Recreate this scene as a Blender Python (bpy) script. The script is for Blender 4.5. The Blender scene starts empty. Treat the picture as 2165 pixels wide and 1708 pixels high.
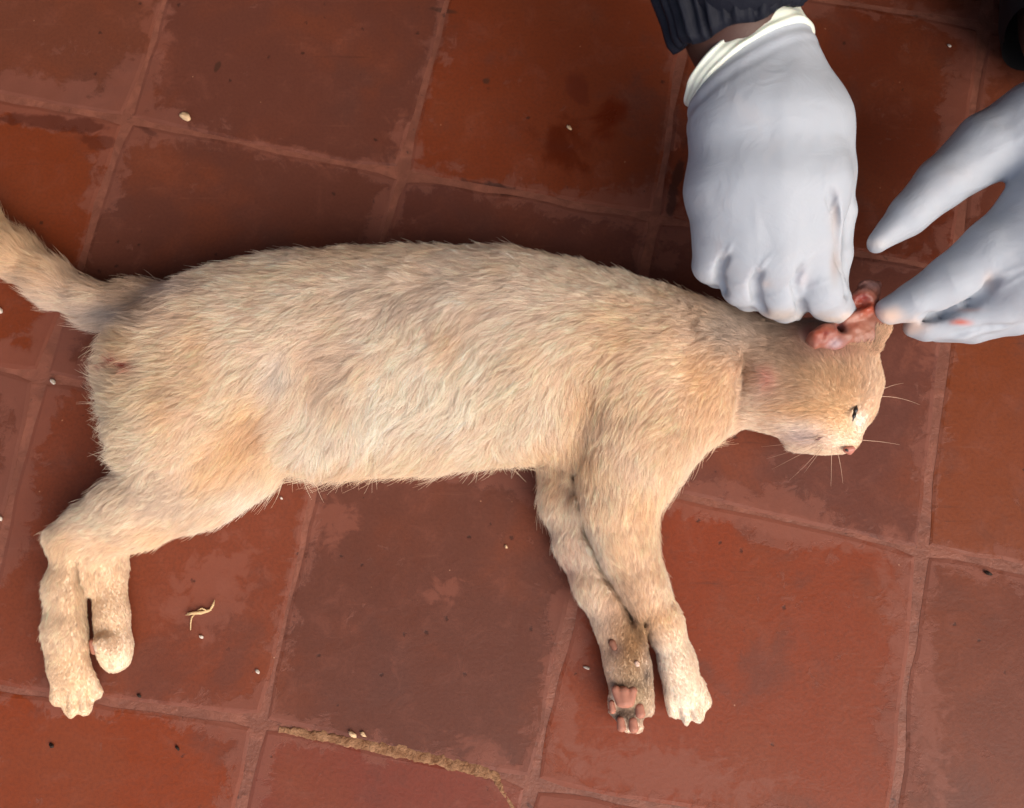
import bpy, math, random
import numpy as np
from mathutils import Vector
from mathutils.kdtree import KDTree

random.seed(7)
rng = np.random.default_rng(7)
scene = bpy.context.scene
col = scene.collection

# ------------------------------------------------------------------ camera, light, exposure
DIST, TILT, FPX, CU, CV = 0.75, math.radians(13.5), 2250.0, 1082.5, 854.0
cam_d = bpy.data.cameras.new('camera')
cam = bpy.data.objects.new('camera', cam_d)
col.objects.link(cam)
cam.location = (0, -DIST * math.sin(TILT), DIST * math.cos(TILT))
cam.rotation_euler = (TILT, 0, 0)
cam_d.sensor_width = 36
cam_d.lens = 36 * FPX / 2165
cam_d.clip_start = 0.01
cam_d.clip_end = 100
cam_d.dof.use_dof = True
cam_d.dof.focus_distance = 0.70
cam_d.dof.aperture_fstop = 8.0
scene.camera = cam

SUN_DIR = Vector((0.50, -0.62, 0.86)).normalized()      # towards the light: low right of the picture
w = bpy.data.worlds.new('World')
scene.world = w
w.use_nodes = True
nt = w.node_tree
sky = nt.nodes.new('ShaderNodeTexSky')
sky.sky_type = 'NISHITA'
sky.sun_disc = False
sky.sun_elevation = math.asin(SUN_DIR.z)
sky.sun_rotation = math.atan2(SUN_DIR.x, SUN_DIR.y)
sky.air_density = 1.0
sky.dust_density = 4.0
sky.ozone_density = 0.6
bg = nt.nodes['Background']
bg.inputs['Strength'].default_value = 0.15
nt.links.new(sky.outputs[0], bg.inputs['Color'])
sd = bpy.data.lights.new('sun', 'SUN')
sd.energy = 1.8
sd.angle = math.radians(55)
sd.color = (1.0, 0.94, 0.84)
so = bpy.data.objects.new('sun', sd)
col.objects.link(so)
so.rotation_euler = SUN_DIR.to_track_quat('Z', 'Y').to_euler()
so.location = (1, -1, 3)
scene.view_settings.view_transform = 'Standard'
scene.view_settings.look = 'None'
scene.view_settings.gamma = 1
scene.view_settings.use_curve_mapping = False
scene.view_settings.exposure = 0.55
scene.cycles_curves.shape = 'RIBBONS'
scene.cycles.max_bounces = 8

# ------------------------------------------------------------------ helpers
ct, st = math.cos(TILT), math.sin(TILT)
CAM = np.array([0, -DIST * st, DIST * ct])


def P(u, v, z=0.0):
    """the place at height z seen at picture position u, v"""
    a, b = u - CU, -(v - CV)
    d = np.array([a, st * FPX + b * ct, -ct * FPX + b * st])
    s = (z - CAM[2]) / d[2]
    return CAM + d * s


def proj(p):
    q = p - CAM
    depth = q[..., 1] * st - q[..., 2] * ct
    up = q[..., 1] * ct + q[..., 2] * st
    return CU + FPX * q[..., 0] / depth, CV - FPX * up / depth


def R(px, z):
    return px * (DIST - z) / FPX


def tag(o, label=None, cat=None, group=None, kind=None):
    if label: o['label'] = label
    if cat: o['category'] = cat
    if group: o['group'] = group
    if kind: o['kind'] = kind
    return o


def empty(name, loc=(0, 0, 0), parent=None):
    o = bpy.data.objects.new(name, None)
    o.empty_display_size = 0.02
    col.objects.link(o)
    o.location = loc
    if parent:
        o.parent = parent
    return o


def mesh_obj(name, verts, faces, mat, parent=None, smooth=True, colors=None, uvs=None):
    me = bpy.data.meshes.new(name)
    me.from_pydata([tuple(map(float, v)) for v in verts], [], [tuple(map(int, f)) for f in faces])
    me.update()
    if smooth:
        me.polygons.foreach_set('use_smooth', [True] * len(me.polygons))
    if colors is not None:
        at = me.attributes.new('tint', 'FLOAT_COLOR', 'POINT')
        c = np.ones((len(verts), 4), np.float32)
        c[:, :3] = colors
        at.data.foreach_set('color', c.ravel())
    if uvs is not None:
        ul = me.uv_layers.new(name='UVMap')
        idx = np.zeros(len(me.loops), np.int32)
        me.loops.foreach_get('vertex_index', idx)
        ul.data.foreach_set('uv', np.asarray(uvs, np.float32)[idx].ravel())
    me.materials.append(mat)
    o = bpy.data.objects.new(name, me)
    col.objects.link(o)
    if parent:
        o.parent = parent
        o.location = (0, 0, 0)
        o.matrix_parent_inverse = parent.matrix_world.inverted() if False else o.matrix_parent_inverse
    return o


_lat = rng.random((32, 32, 32)).astype(np.float32)


def vnoise(p, scale, seed=0):
    """smooth value noise, -1..1"""
    q = np.asarray(p) * scale + seed * 7.31 + 100.0
    i = np.floor(q).astype(int)
    f = q - i
    f = f * f * (3 - 2 * f)
    out = 0
    for dx in (0, 1):
        for dy in (0, 1):
            for dz in (0, 1):
                wgt = (f[..., 0] if dx else 1 - f[..., 0]) * (f[..., 1] if dy else 1 - f[..., 1]) * (f[..., 2] if dz else 1 - f[..., 2])
                out = out + wgt * _lat[(i[..., 0] + dx) % 32, (i[..., 1] + dy) % 32, (i[..., 2] + dz) % 32]
    return out * 2 - 1


def fbm(p, scale, seed=0, n=3):
    s, a, t = 0, 1, 0
    for k in range(n):
        s = s + a * vnoise(p, scale * 2 ** k, seed + k)
        t += a
        a *= 0.5
    return s / t


class Field:
    """a signed distance grid built from tapered elliptic limbs"""
    def __init__(self, lo, hi, h):
        self.lo = np.array(lo, float); self.h = h
        n = np.ceil((np.array(hi) - self.lo) / h).astype(int) + 1
        self.n = n
        self.g = np.full(n, 0.05, np.float32)
        self.ax = [self.lo[k] + h * np.arange(n[k]) for k in range(3)]

    def cone(self, a, b, ra, rb, za=None, zb=None, k=0.008, target=None, sub=False):
        a = np.array(a, float); b = np.array(b, float)
        za = ra if za is None else za
        zb = rb if zb is None else zb
        m = max(ra, rb, za, zb) + k + 0.006
        lo = np.minimum(a, b) - m; hi = np.maximum(a, b) + m
        i0 = np.maximum(np.floor((lo - self.lo) / self.h).astype(int), 0)
        i1 = np.minimum(np.ceil((hi - self.lo) / self.h).astype(int) + 1, self.n)
        if (i1 <= i0).any():
            return
        X, Y, Z = np.meshgrid(*[self.ax[q][i0[q]:i1[q]] for q in range(3)], indexing='ij')
        ab = b - a
        L = ab @ ab
        if L < 1e-12:
            t = np.zeros_like(X)
        else:
            t = np.clip(((X - a[0]) * ab[0] + (Y - a[1]) * ab[1] + (Z - a[2]) * ab[2]) / L, 0, 1)
        r = ra + (rb - ra) * t; rz = za + (zb - za) * t
        dx = X - a[0] - t * ab[0]; dy = Y - a[1] - t * ab[1]; dz = Z - a[2] - t * ab[2]
        k0 = np.sqrt((dx / r) ** 2 + (dy / r) ** 2 + (dz / rz) ** 2)
        k1 = np.sqrt((dx / r ** 2) ** 2 + (dy / r ** 2) ** 2 + (dz / rz ** 2) ** 2) + 1e-9
        d = np.where(k0 < 1e-3, -np.minimum(r, rz), k0 * (k0 - 1) / k1)
        sl = tuple(slice(i0[q], i1[q]) for q in range(3))
        g = (self.g if target is None else target)[sl]
        if sub:
            d = -d
            hh = np.clip(0.5 - 0.5 * (g - d) / k, 0, 1)
            res = g * (1 - hh) + d * hh + k * hh * (1 - hh)
        elif k <= 0:
            res = np.minimum(g, d)
        else:
            hh = np.clip(0.5 + 0.5 * (g - d) / k, 0, 1)
            res = g * (1 - hh) + d * hh - k * hh * (1 - hh)
        (self.g if target is None else target)[sl] = res

    def chain(self, nodes, k=0.008, **kw):
        """nodes: (u, v, radius in picture px, z [, radius z in m])"""
        pts = []
        for n in nodes:
            u, v, r, z = n[:4]
            rm = R(r, z)
            pts.append((P(u, v, z), rm, n[4] if len(n) > 4 else rm))
        for p, q in zip(pts[:-1], pts[1:]):
            self.cone(p[0], q[0], p[1], q[1], p[2], q[2], k=k, **kw)
        if len(pts) == 1:
            p = pts[0]
            self.cone(p[0], p[0], p[1], p[1], p[2], p[2], k=k, **kw)

    def plane(self, p0, nrm):
        p0 = np.array(p0); nrm = np.array(nrm) / np.linalg.norm(nrm)
        d = ((self.ax[0] - p0[0]) * nrm[0])[:, None, None] + ((self.ax[1] - p0[1]) * nrm[1])[None, :, None] + ((self.ax[2] - p0[2]) * nrm[2])[None, None, :]
        self.g = np.maximum(self.g, d.astype(np.float32))

    def top(self, u, v, z1=.2, z0=.0):
        for z in np.arange(z1, z0, -0.0005):
            q = np.round((P(u, v, z) - self.lo) / self.h).astype(int)
            if (q < 0).any() or (q >= self.n).any():
                continue
            if self.g[tuple(q)] < 0:
                return z
        return z0

    def carve(self, pts, r0, r1, depth, k=0.003, z1=.2):
        """a groove sunk from the surface along picture points"""
        path = []
        for (a, b) in zip(pts[:-1], pts[1:]):
            for t in np.arange(0, 1, .2):
                path.append((a[0] + (b[0] - a[0]) * t, a[1] + (b[1] - a[1]) * t))
        path.append(pts[-1])
        n = len(path) - 1
        zs = [self.top(u, v, z1) for u, v in path]
        nodes = []
        for i, (u, v) in enumerate(path):
            t = i / n
            r = r0 + (r1 - r0) * t
            rm = R(r, zs[i])
            dz = depth * min(1, 4 * t + .15) * min(1, 5 * (1 - t) + .3)
            nodes.append((u, v, r, zs[i] + rm * 1.6 - dz, rm * 1.6))
        self.chain(nodes, k=k, sub=True)

    def mesh(self, smooth=2):
        g = self.g.astype(np.float64)
        n = np.array(g.shape)
        s = g < 0
        corners = [(i, j, k) for i in (0, 1) for j in (0, 1) for k in (0, 1)]
        cnt = np.zeros(n - 1, int)
        for c in corners:
            cnt += s[c[0]:n[0] - 1 + c[0], c[1]:n[1] - 1 + c[1], c[2]:n[2] - 1 + c[2]]
        act = (cnt > 0) & (cnt < 8)
        idx = np.argwhere(act)
        vid = -np.ones(n - 1, int)
        vid[act] = np.arange(len(idx))
        acc = np.zeros((len(idx), 3)); num = np.zeros(len(idx))
        for a in range(3):
            for c in corners:
                if c[a]: continue
                c2 = list(c); c2[a] = 1
                ga = g[idx[:, 0] + c[0], idx[:, 1] + c[1], idx[:, 2] + c[2]]
                gb = g[idx[:, 0] + c2[0], idx[:, 1] + c2[1], idx[:, 2] + c2[2]]
                x = (ga < 0) != (gb < 0)
                t = np.where(x, ga / np.where(x, ga - gb, 1), 0)
                pt = np.tile(np.array(c, float), (len(idx), 1)); pt[:, a] += t
                acc += pt * x[:, None]; num += x
        V = self.lo + self.h * (idx + acc / num[:, None])
        F = []
        for a in range(3):
            b, c = (a + 1) % 3, (a + 2) % 3
            sl0 = [slice(None)] * 3; sl1 = [slice(None)] * 3
            sl0[a] = slice(0, -1); sl1[a] = slice(1, None)
            cr = np.argwhere(s[tuple(sl0)] != s[tuple(sl1)])
            ok = (cr[:, b] > 0) & (cr[:, c] > 0) & (cr[:, b] < n[b] - 1) & (cr[:, c] < n[c] - 1)
            cr = cr[ok]
            ins = s[tuple(cr.T)]
            q = []
            for db, dc in ((-1, -1), (0, -1), (0, 0), (-1, 0)):
                cc = cr.copy(); cc[:, b] += db; cc[:, c] += dc
                q.append(vid[tuple(cc.T)])
            q = np.stack(q, 1)
            q[~ins] = q[~ins][:, ::-1]
            F.append(q)
        F = np.concatenate(F)
        F = F[(F >= 0).all(1)]
        for _ in range(smooth):
            S = np.zeros_like(V); m = np.zeros(len(V))
            for x, y in ((0, 1), (1, 2), (2, 3), (3, 0)):
                np.add.at(S, F[:, x], V[F[:, y]]); np.add.at(m, F[:, x], 1)
                np.add.at(S, F[:, y], V[F[:, x]]); np.add.at(m, F[:, y], 1)
            V = 0.5 * V + 0.5 * S / np.maximum(m, 1)[:, None]
        return V, F


def normals(V, F):
    a = V[F[:, 2]] - V[F[:, 0]]; b = V[F[:, 3]] - V[F[:, 1]]
    fn = np.cross(a, b)
    N = np.zeros_like(V)
    for k in range(4):
        np.add.at(N, F[:, k], fn)
    return N / (np.linalg.norm(N, axis=1)[:, None] + 1e-12)


def tube(path, radii, seg=10, cap=True, sx=1.0):
    """closed tube along a path; returns verts, faces"""
    path = [np.array(p, float) for p in path]
    V, F = [], []
    n = len(path)
    for i, p in enumerate(path):
        d = path[min(i + 1, n - 1)] - path[max(i - 1, 0)]
        d /= np.linalg.norm(d) + 1e-12
        up = np.array([0, 0, 1.0]) if abs(d[2]) < 0.9 else np.array([1.0, 0, 0])
        s = np.cross(d, up); s /= np.linalg.norm(s)
        t = np.cross(s, d)
        for j in range(seg):
            th = 2 * math.pi * j / seg
            V.append(p + radii[i] * (math.cos(th) * s * sx + math.sin(th) * t))
    for i in range(n - 1):
        for j in range(seg):
            a = i * seg + j; b = i * seg + (j + 1) % seg
            F.append((a, b, b + seg, a + seg))
    if cap:
        F.append(tuple(range(seg))[::-1]); F.append(tuple((n - 1) * seg + j for j in range(seg)))
    return V, F


# ------------------------------------------------------------------ material helpers
def mat(name, color=(0.5, 0.5, 0.5), rough=0.6, spec=0.3):
    m = bpy.data.materials.new(name)
    m.use_nodes = True
    b = m.node_tree.nodes['Principled BSDF']
    b.inputs['Base Color'].default_value = (*color, 1)
    b.inputs['Roughness'].default_value = rough
    b.inputs['Specular IOR Level'].default_value = spec
    return m, m.node_tree, b


def node(nt, typ, **inp):
    n = nt.nodes.new(typ)
    for k, v in inp.items():
        k = k.replace('_', ' ')
        n.inputs[k].default_value = v
    return n


def noise_n(nt, vec, scale, detail=4, rough=0.55, dist=0.0):
    n = node(nt, 'ShaderNodeTexNoise', Scale=scale, Detail=detail, Roughness=rough, Distortion=dist)
    if vec is not None:
        nt.links.new(vec, n.inputs['Vector'])
    return n.outputs['Fac']


def math_n(nt, op, a, b=None, clamp=False):
    n = nt.nodes.new('ShaderNodeMath'); n.operation = op; n.use_clamp = clamp
    for k, x in enumerate((a, b)):
        if x is None: continue
        if isinstance(x, (int, float)): n.inputs[k].default_value = x
        else: nt.links.new(x, n.inputs[k])
    return n.outputs[0]


def ramp01(nt, x, lo, hi):
    n = nt.nodes.new('ShaderNodeMapRange'); n.interpolation_type = 'SMOOTHSTEP'
    nt.links.new(x, n.inputs[0])
    n.inputs[1].default_value = lo; n.inputs[2].default_value = hi
    return n.outputs[0]


def mix_n(nt, fac, a, b, blend='MIX'):
    n = nt.nodes.new('ShaderNodeMix'); n.data_type = 'RGBA'; n.blend_type = blend
    for sock, x in ((n.inputs[0], fac), (n.inputs[6], a), (n.inputs[7], b)):
        if isinstance(x, (int, float)): sock.default_value = x
        elif isinstance(x, tuple): sock.default_value = (*x, 1)
        else: nt.links.new(x, sock)
    return n.outputs[2]


def bump_n(nt, h, strength, dist, normal=None):
    n = nt.nodes.new('ShaderNodeBump')
    n.inputs['Strength'].default_value = strength
    n.inputs['Distance'].default_value = dist
    nt.links.new(h, n.inputs['Height'])
    if normal is not None: nt.links.new(normal, n.inputs['Normal'])
    return n.outputs[0]


GROUT = (0.29, 0.094, 0.060)

# ---- terracotta tile
M_TILE, nt, bs = mat('terracotta', rough=0.45, spec=0.30)
L = nt.links.new
pos = nt.nodes.new('ShaderNodeNewGeometry').outputs['Position']
oi = nt.nodes.new('ShaderNodeObjectInfo')
tc = nt.nodes.new('ShaderNodeTexCoord')
sep = nt.nodes.new('ShaderNodeSeparateXYZ'); L(tc.outputs['UV'], sep.inputs[0])
ux, uy = sep.outputs[0], sep.outputs[1]
ex = math_n(nt, 'MINIMUM', ux, math_n(nt, 'SUBTRACT', 1.0, ux))
ey = math_n(nt, 'MINIMUM', uy, math_n(nt, 'SUBTRACT', 1.0, uy))
edge = math_n(nt, 'MINIMUM', ex, ey)                          # 0 at the rim, 0.5 in the middle
hsv = nt.nodes.new('ShaderNodeHueSaturation'); hsv.inputs['Value'].default_value = 0.62; hsv.inputs['Saturation'].default_value = 1.05; L(oi.outputs['Color'], hsv.inputs['Color'])
base = hsv.outputs[0]
big = noise_n(nt, pos, 9, 4, 0.6, 0.5)
mid = noise_n(nt, pos, 45, 6, 0.65, 0.8)
fine = noise_n(nt, pos, 420, 3, 0.6)
c = mix_n(nt, math_n(nt, 'MULTIPLY', ramp01(nt, big, 0.45, 0.7), 0.6), base, (0.185, 0.044, 0.017))
c = mix_n(nt, math_n(nt, 'MULTIPLY', ramp01(nt, noise_n(nt, pos, 14, 5, 0.6, 0.4), 0.52, 0.68), 0.5), c, (0.095, 0.035, 0.025))
c = mix_n(nt, math_n(nt, 'MULTIPLY', ramp01(nt, mid, 0.5, 0.75), 0.30), c, (0.22, 0.068, 0.042))
c = mix_n(nt, math_n(nt, 'MULTIPLY', ramp01(nt, fine, 0.35, 0.75), 0.30), c, (0.065, 0.020, 0.012))
# patches of thin mortar film with ragged edges, most of them along the rim
sm = noise_n(nt, pos, 62, 10, 0.72, 0.35)
smb = noise_n(nt, pos, 7, 2, 0.5)
reach = math_n(nt, 'MULTIPLY', ramp01(nt, smb, 0.38, 0.72), 0.11)
film = math_n(nt, 'SUBTRACT', math_n(nt, 'ADD', math_n(nt, 'MULTIPLY', math_n(nt, 'SUBTRACT', sm, 0.5), 0.40), reach), edge)
film = ramp01(nt, film, -0.016, 0.026)
spots = ramp01(nt, math_n(nt, 'ADD', sm, math_n(nt, 'MULTIPLY', math_n(nt, 'SUBTRACT', smb, 0.5), 0.3)), 0.63, 0.66)
film_all = math_n(nt, 'MAXIMUM', film, math_n(nt, 'MULTIPLY', spots, 0.7))
filmc = mix_n(nt, mid, (0.150, 0.050, 0.033), (0.225, 0.076, 0.050))
c = mix_n(nt, math_n(nt, 'MULTIPLY', film_all, 0.56), c, filmc)


def blob_mask(nt, cx, cy, rx, ry, rot, wob=0.6, soft=0.25, scale=40):
    vm = nt.nodes.new('ShaderNodeMapping'); vm.vector_type = 'TEXTURE'
    vm.inputs['Location'].default_value = (cx, cy, 0)
    vm.inputs['Rotation'].default_value = (0, 0, rot)
    vm.inputs['Scale'].default_value = (rx, ry, 1)
    L = nt.links.new
    L(pos, vm.inputs[0])
    sp = nt.nodes.new('ShaderNodeSeparateXYZ'); L(vm.outputs[0], sp.inputs[0])
    cb = nt.nodes.new('ShaderNodeCombineXYZ'); L(sp.outputs[0], cb.inputs[0]); L(sp.outputs[1], cb.inputs[1])
    ln = nt.nodes.new('ShaderNodeVectorMath'); ln.operation = 'LENGTH'; L(cb.outputs[0], ln.inputs[0])
    n = math_n(nt, 'MULTIPLY', math_n(nt, 'SUBTRACT', noise_n(nt, pos, scale, 5, 0.6, 0.6), 0.5), wob * 2.2)
    return ramp01(nt, math_n(nt, 'ADD', ln.outputs['Value'], n), 1.0, 1.0 - soft)


def stain(u, v, rx, ry, rot, color, amt, wob=0.6, soft=0.3, scale=40):
    global c
    p = P(u, v)
    m = blob_mask(nt, p[0], p[1], rx / 3000, ry / 3000, math.radians(rot), wob, soft, scale)
    c = mix_n(nt, math_n(nt, 'MULTIPLY', m, amt), c, color)
    return m


wet1 = stain(1185, 290, 60, 100, 20, (0.085, 0.011, 0.003), 0.7, 1.9, 0.8, 26)
wet2 = stain(1290, 255, 80, 36, 50, (0.11, 0.013, 0.004), 0.75, 1.8, 0.8, 26)
stain(1220, 190, 24, 44, 20, (0.1, 0.015, 0.006), 0.6, 1.6, 0.8, 30)
stain(120, 262, 150, 22, -5, (0.07, 0.013, 0.005), 0.75, 0.8, 0.4, 55)
stain(215, 300, 60, 20, -5, (0.07, 0.013, 0.005), 0.6, 0.9, 0.4, 55)
stain(1045, 398, 95, 14, -12, (0.028, 0.010, 0.007), 0.75, 1.0, 0.5, 70)
stain(1425, 400, 14, 120, -14, (0.028, 0.010, 0.007), 0.7, 1.2, 0.5, 70)
stain(460, 140, 8, 20, -20, (0.05, 0.02, 0.012), 0.8, 0.5, 0.5, 90)
stain(940, 22, 40, 8, -10, (0.05, 0.02, 0.012), 0.75, 0.7, 0.5, 90)
stain(1028, 171, 12, 9, 0, (0.05, 0.02, 0.012), 0.8, 0.5, 0.6, 90)
stain(310, 275, 30, 9, -30, (0.07, 0.02, 0.012), 0.7, 0.9, 0.5, 90)
stain(1935, 1430, 40, 9, -75, (0.24, 0.08, 0.05), 0.5, 0.9, 0.4, 90)
# mortar film laid over the rims in the places where the floor shows it widest
for a in ((1405, 1635, 260, 60, -8), (1190, 1500, 32, 150, 14), (1935, 1400, 50, 330, 6), (420, 1510, 190, 26, -8),
          (1690, 1115, 300, 34, -12), (2060, 1190, 130, 36, -12), (600, 320, 170, 22, -12), (330, 60, 36, 110, 14),
          (860, 300, 45, 80, 14), (1360, 440, 70, 60, 20), (940, 1250, 50, 28, 0), (1045, 1620, 100, 38, -40),
          (700, 1100, 60, 60, 0), (450, 1250, 130, 90, 50), (2070, 60, 60, 190, 8), (1960, 700, 40, 120, 8), (1220, 1340, 30, 80, 10)):
    stain(*a, filmc if False else (0.205, 0.067, 0.043), 0.55, 1.3, 0.55, 95)
# old chips, soot specks and pale grains
v1 = node(nt, 'ShaderNodeTexVoronoi', Scale=70.0); L(pos, v1.inputs['Vector'])
sp1 = nt.nodes.new('ShaderNodeSeparateColor'); L(v1.outputs['Color'], sp1.inputs[0])
dark = math_n(nt, 'MULTIPLY', ramp01(nt, math_n(nt, 'ADD', v1.outputs['Distance'], math_n(nt, 'MULTIPLY', noise_n(nt, pos, 520, 3, 0.7), 0.34)), 0.30, 0.22), ramp01(nt, sp1.outputs[0], 0.74, 0.76))
c = mix_n(nt, math_n(nt, 'MULTIPLY', dark, 0.7), c, (0.028, 0.010, 0.007))
v2 = node(nt, 'ShaderNodeTexVoronoi', Scale=95.0); L(pos, v2.inputs['Vector'])
sp2 = nt.nodes.new('ShaderNodeSeparateColor'); L(v2.outputs['Color'], sp2.inputs[0])
light = math_n(nt, 'MULTIPLY', ramp01(nt, math_n(nt, 'ADD', v2.outputs['Distance'], math_n(nt, 'MULTIPLY', fine, 0.08)), 0.11, 0.06), ramp01(nt, sp2.outputs[0], 0.90, 0.92))
c = mix_n(nt, math_n(nt, 'MULTIPLY', light, 0.6), c, (0.52, 0.27, 0.17))
mp = nt.nodes.new('ShaderNodeMapping'); mp.inputs['Rotation'].default_value = (0, 0, 1.25); mp.inputs['Scale'].default_value = (1, 14, 1); L(pos, mp.inputs[0])
scr = math_n(nt, 'MULTIPLY', ramp01(nt, noise_n(nt, mp.outputs[0], 14, 4, 0.6, 0.2), 0.62, 0.74), ramp01(nt, noise_n(nt, pos, 11, 2), 0.45, 0.6))
c = mix_n(nt, math_n(nt, 'MULTIPLY', scr, 0.35), c, (0.20, 0.075, 0.05))
mp2 = nt.nodes.new('ShaderNodeMapping'); mp2.inputs['Rotation'].default_value = (0, 0, -0.4); mp2.inputs['Scale'].default_value = (1, 18, 1); L(pos, mp2.inputs[0])
scr2 = math_n(nt, 'MULTIPLY', ramp01(nt, noise_n(nt, mp2.outputs[0], 11, 4, 0.6, 0.3), 0.64, 0.72), ramp01(nt, noise_n(nt, pos, 9, 2), 0.5, 0.62))
c = mix_n(nt, math_n(nt, 'MULTIPLY', scr2, 0.45), c, (0.07, 0.022, 0.013))
L(c, bs.inputs['Base Color'])
rg = math_n(nt, 'ADD', 0.34, math_n(nt, 'MULTIPLY', mid, 0.30))
rg = math_n(nt, 'ADD', rg, math_n(nt, 'MULTIPLY', film_all, 0.15), clamp=True)
rg = math_n(nt, 'SUBTRACT', rg, math_n(nt, 'MULTIPLY', math_n(nt, 'MAXIMUM', wet1, wet2), 0.18))
L(rg, bs.inputs['Roughness'])
h = math_n(nt, 'ADD', math_n(nt, 'MULTIPLY', film_all, 0.22), math_n(nt, 'MULTIPLY', fine, 0.2))
h = math_n(nt, 'ADD', h, math_n(nt, 'MULTIPLY', mid, 0.5))
h = math_n(nt, 'SUBTRACT', h, math_n(nt, 'MULTIPLY', dark, 0.12))
L(bump_n(nt, h, 0.55, 0.0011), bs.inputs['Normal'])

# ---- mortar bed
M_MORTAR, nt, bs = mat('mortar', rough=0.55, spec=0.42)
pos = nt.nodes.new('ShaderNodeNewGeometry').outputs['Position']
n1 = noise_n(nt, pos, 60, 6, 0.65, 0.6); n2 = noise_n(nt, pos, 500, 3, 0.6)
c = mix_n(nt, ramp01(nt, n1, 0.35, 0.7), (0.155, 0.051, 0.031), (0.235, 0.080, 0.049))
c = mix_n(nt, math_n(nt, 'MULTIPLY', ramp01(nt, noise_n(nt, pos, 110, 5, 0.7, 1.0), 0.60, 0.70), 0.7), c, (0.06, 0.022, 0.016))
nt.links.new(c, bs.inputs['Base Color'])
nt.links.new(bump_n(nt, math_n(nt, 'ADD', n1, math_n(nt, 'MULTIPLY', n2, 0.3)), 0.7, 0.0015), bs.inputs['Normal'])

# ---- bare sandy mortar in the one open joint
M_SAND, nt, bs = mat('sandy_mortar', rough=0.95, spec=0.1)
pos = nt.nodes.new('ShaderNodeNewGeometry').outputs['Position']
n1 = noise_n(nt, pos, 150, 6, 0.7, 0.6); n2 = noise_n(nt, pos, 900, 2, 0.6)
c = mix_n(nt, ramp01(nt, n1, 0.3, 0.7), (0.15, 0.065, 0.032), (0.33, 0.175, 0.095))
nt.links.new(c, bs.inputs['Base Color'])
nt.links.new(bump_n(nt, math_n(nt, 'ADD', n1, math_n(nt, 'MULTIPLY', n2, 0.4)), 0.9, 0.0015), bs.inputs['Normal'])

# ------------------------------------------------------------------ floor
fl = mesh_obj('floor', [(-6, -6, -0.0007), (6, -6, -0.0007), (6, 6, -0.0007), (-6, 6, -0.0007)], [(0, 1, 2, 3)], M_MORTAR, smooth=False)
tag(fl, kind='structure')

CU_LINES = {  # picture points of the tile joints running up the picture
    0: [(355, 0), (270, 250), (165, 560), (60, 880), (-10, 1150), (-80, 1500), (-120, 1708)],
    1: [(937, 0), (850, 370), (762, 640), (662, 1030), (556, 1520), (490, 1708)],
    2: [(1500, 0), (1445, 250), (1378, 480), (1310, 800), (1238, 1250), (1190, 1560), (1120, 1660), (1100, 1708)],
    3: [(2105, 0), (2080, 200), (1990, 740), (1950, 1165), (1895, 1600), (1880, 1708)]}
RV_LINES = {
    0: [(-60, 165), (270, 252), (848, 368), (1385, 462), (2000, 568), (2165, 600)],
    1: [(-20, 775), (690, 915), (1270, 1010), (1400, 1045), (1950, 1165), (2165, 1210)],
    2: [(-80, 1440), (190, 1470), (555, 1528), (1060, 1634), (1135, 1660), (1870, 1800)]}


def xy_on(line, y):
    ys = [p[1] for p in line]; xs = [p[0] for p in line]
    return np.interp(y, ys, xs)


def yx_on(line, x):
    return np.interp(x, [p[0] for p in line], [p[1] for p in line])


corner = {}
for ci in range(4):
    for ri in range(3):
        y = 900.0
        for _ in range(12):
            x = xy_on(CU_LINES[ci], y)
            y = yx_on(RV_LINES[ri], x)
        corner[ci, ri] = P(x, y)[:2]
ecol = np.mean([corner[c_ + 1, r_] - corner[c_, r_] for c_ in range(3) for r_ in range(3)], 0)
erow = np.mean([corner[c_, r_ + 1] - corner[c_, r_] for c_ in range(4) for r_ in range(2)], 0)


def get_corner(c_, r_):
    cc = min(max(c_, 0), 3); rr = min(max(r_, 0), 2)
    p = corner[cc, rr] + ecol * (c_ - cc) + erow * (r_ - rr)
    if (c_, r_) != (cc, rr):
        p = p + np.array([math.sin(c_ * 3.1 + r_ * 1.7), math.cos(c_ * 1.3 + r_ * 2.9)]) * 0.002
    return p


TC = {  # base colours of the tiles in view, (col, row) of the upper left corner
    (-1, -1): (0.215, 0.070, 0.042), (0, -1): (0.185, 0.062, 0.042), (1, -1): (0.27, 0.062, 0.028), (2, -1): (0.22, 0.050, 0.024), (3, -1): (0.17, 0.05, 0.03),
    (-1, 0): (0.26, 0.060, 0.026), (0, 0): (0.180, 0.060, 0.040), (1, 0): (0.165, 0.055, 0.040), (2, 0): (0.185, 0.062, 0.044), (3, 0): (0.27, 0.068, 0.027),
    (-1, 1): (0.20, 0.064, 0.040), (0, 1): (0.275, 0.072, 0.038), (1, 1): (0.175, 0.060, 0.040), (2, 1): (0.31, 0.066, 0.030), (3, 1): (0.215, 0.062, 0.036),
    (-1, 2): (0.32, 0.068, 0.028), (0, 2): (0.315, 0.066, 0.027), (1, 2): (0.27, 0.066, 0.043), (2, 2): (0.30, 0.07, 0.04), (3, 2): (0.2, 0.06, 0.04)}
HALF = {}
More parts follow.
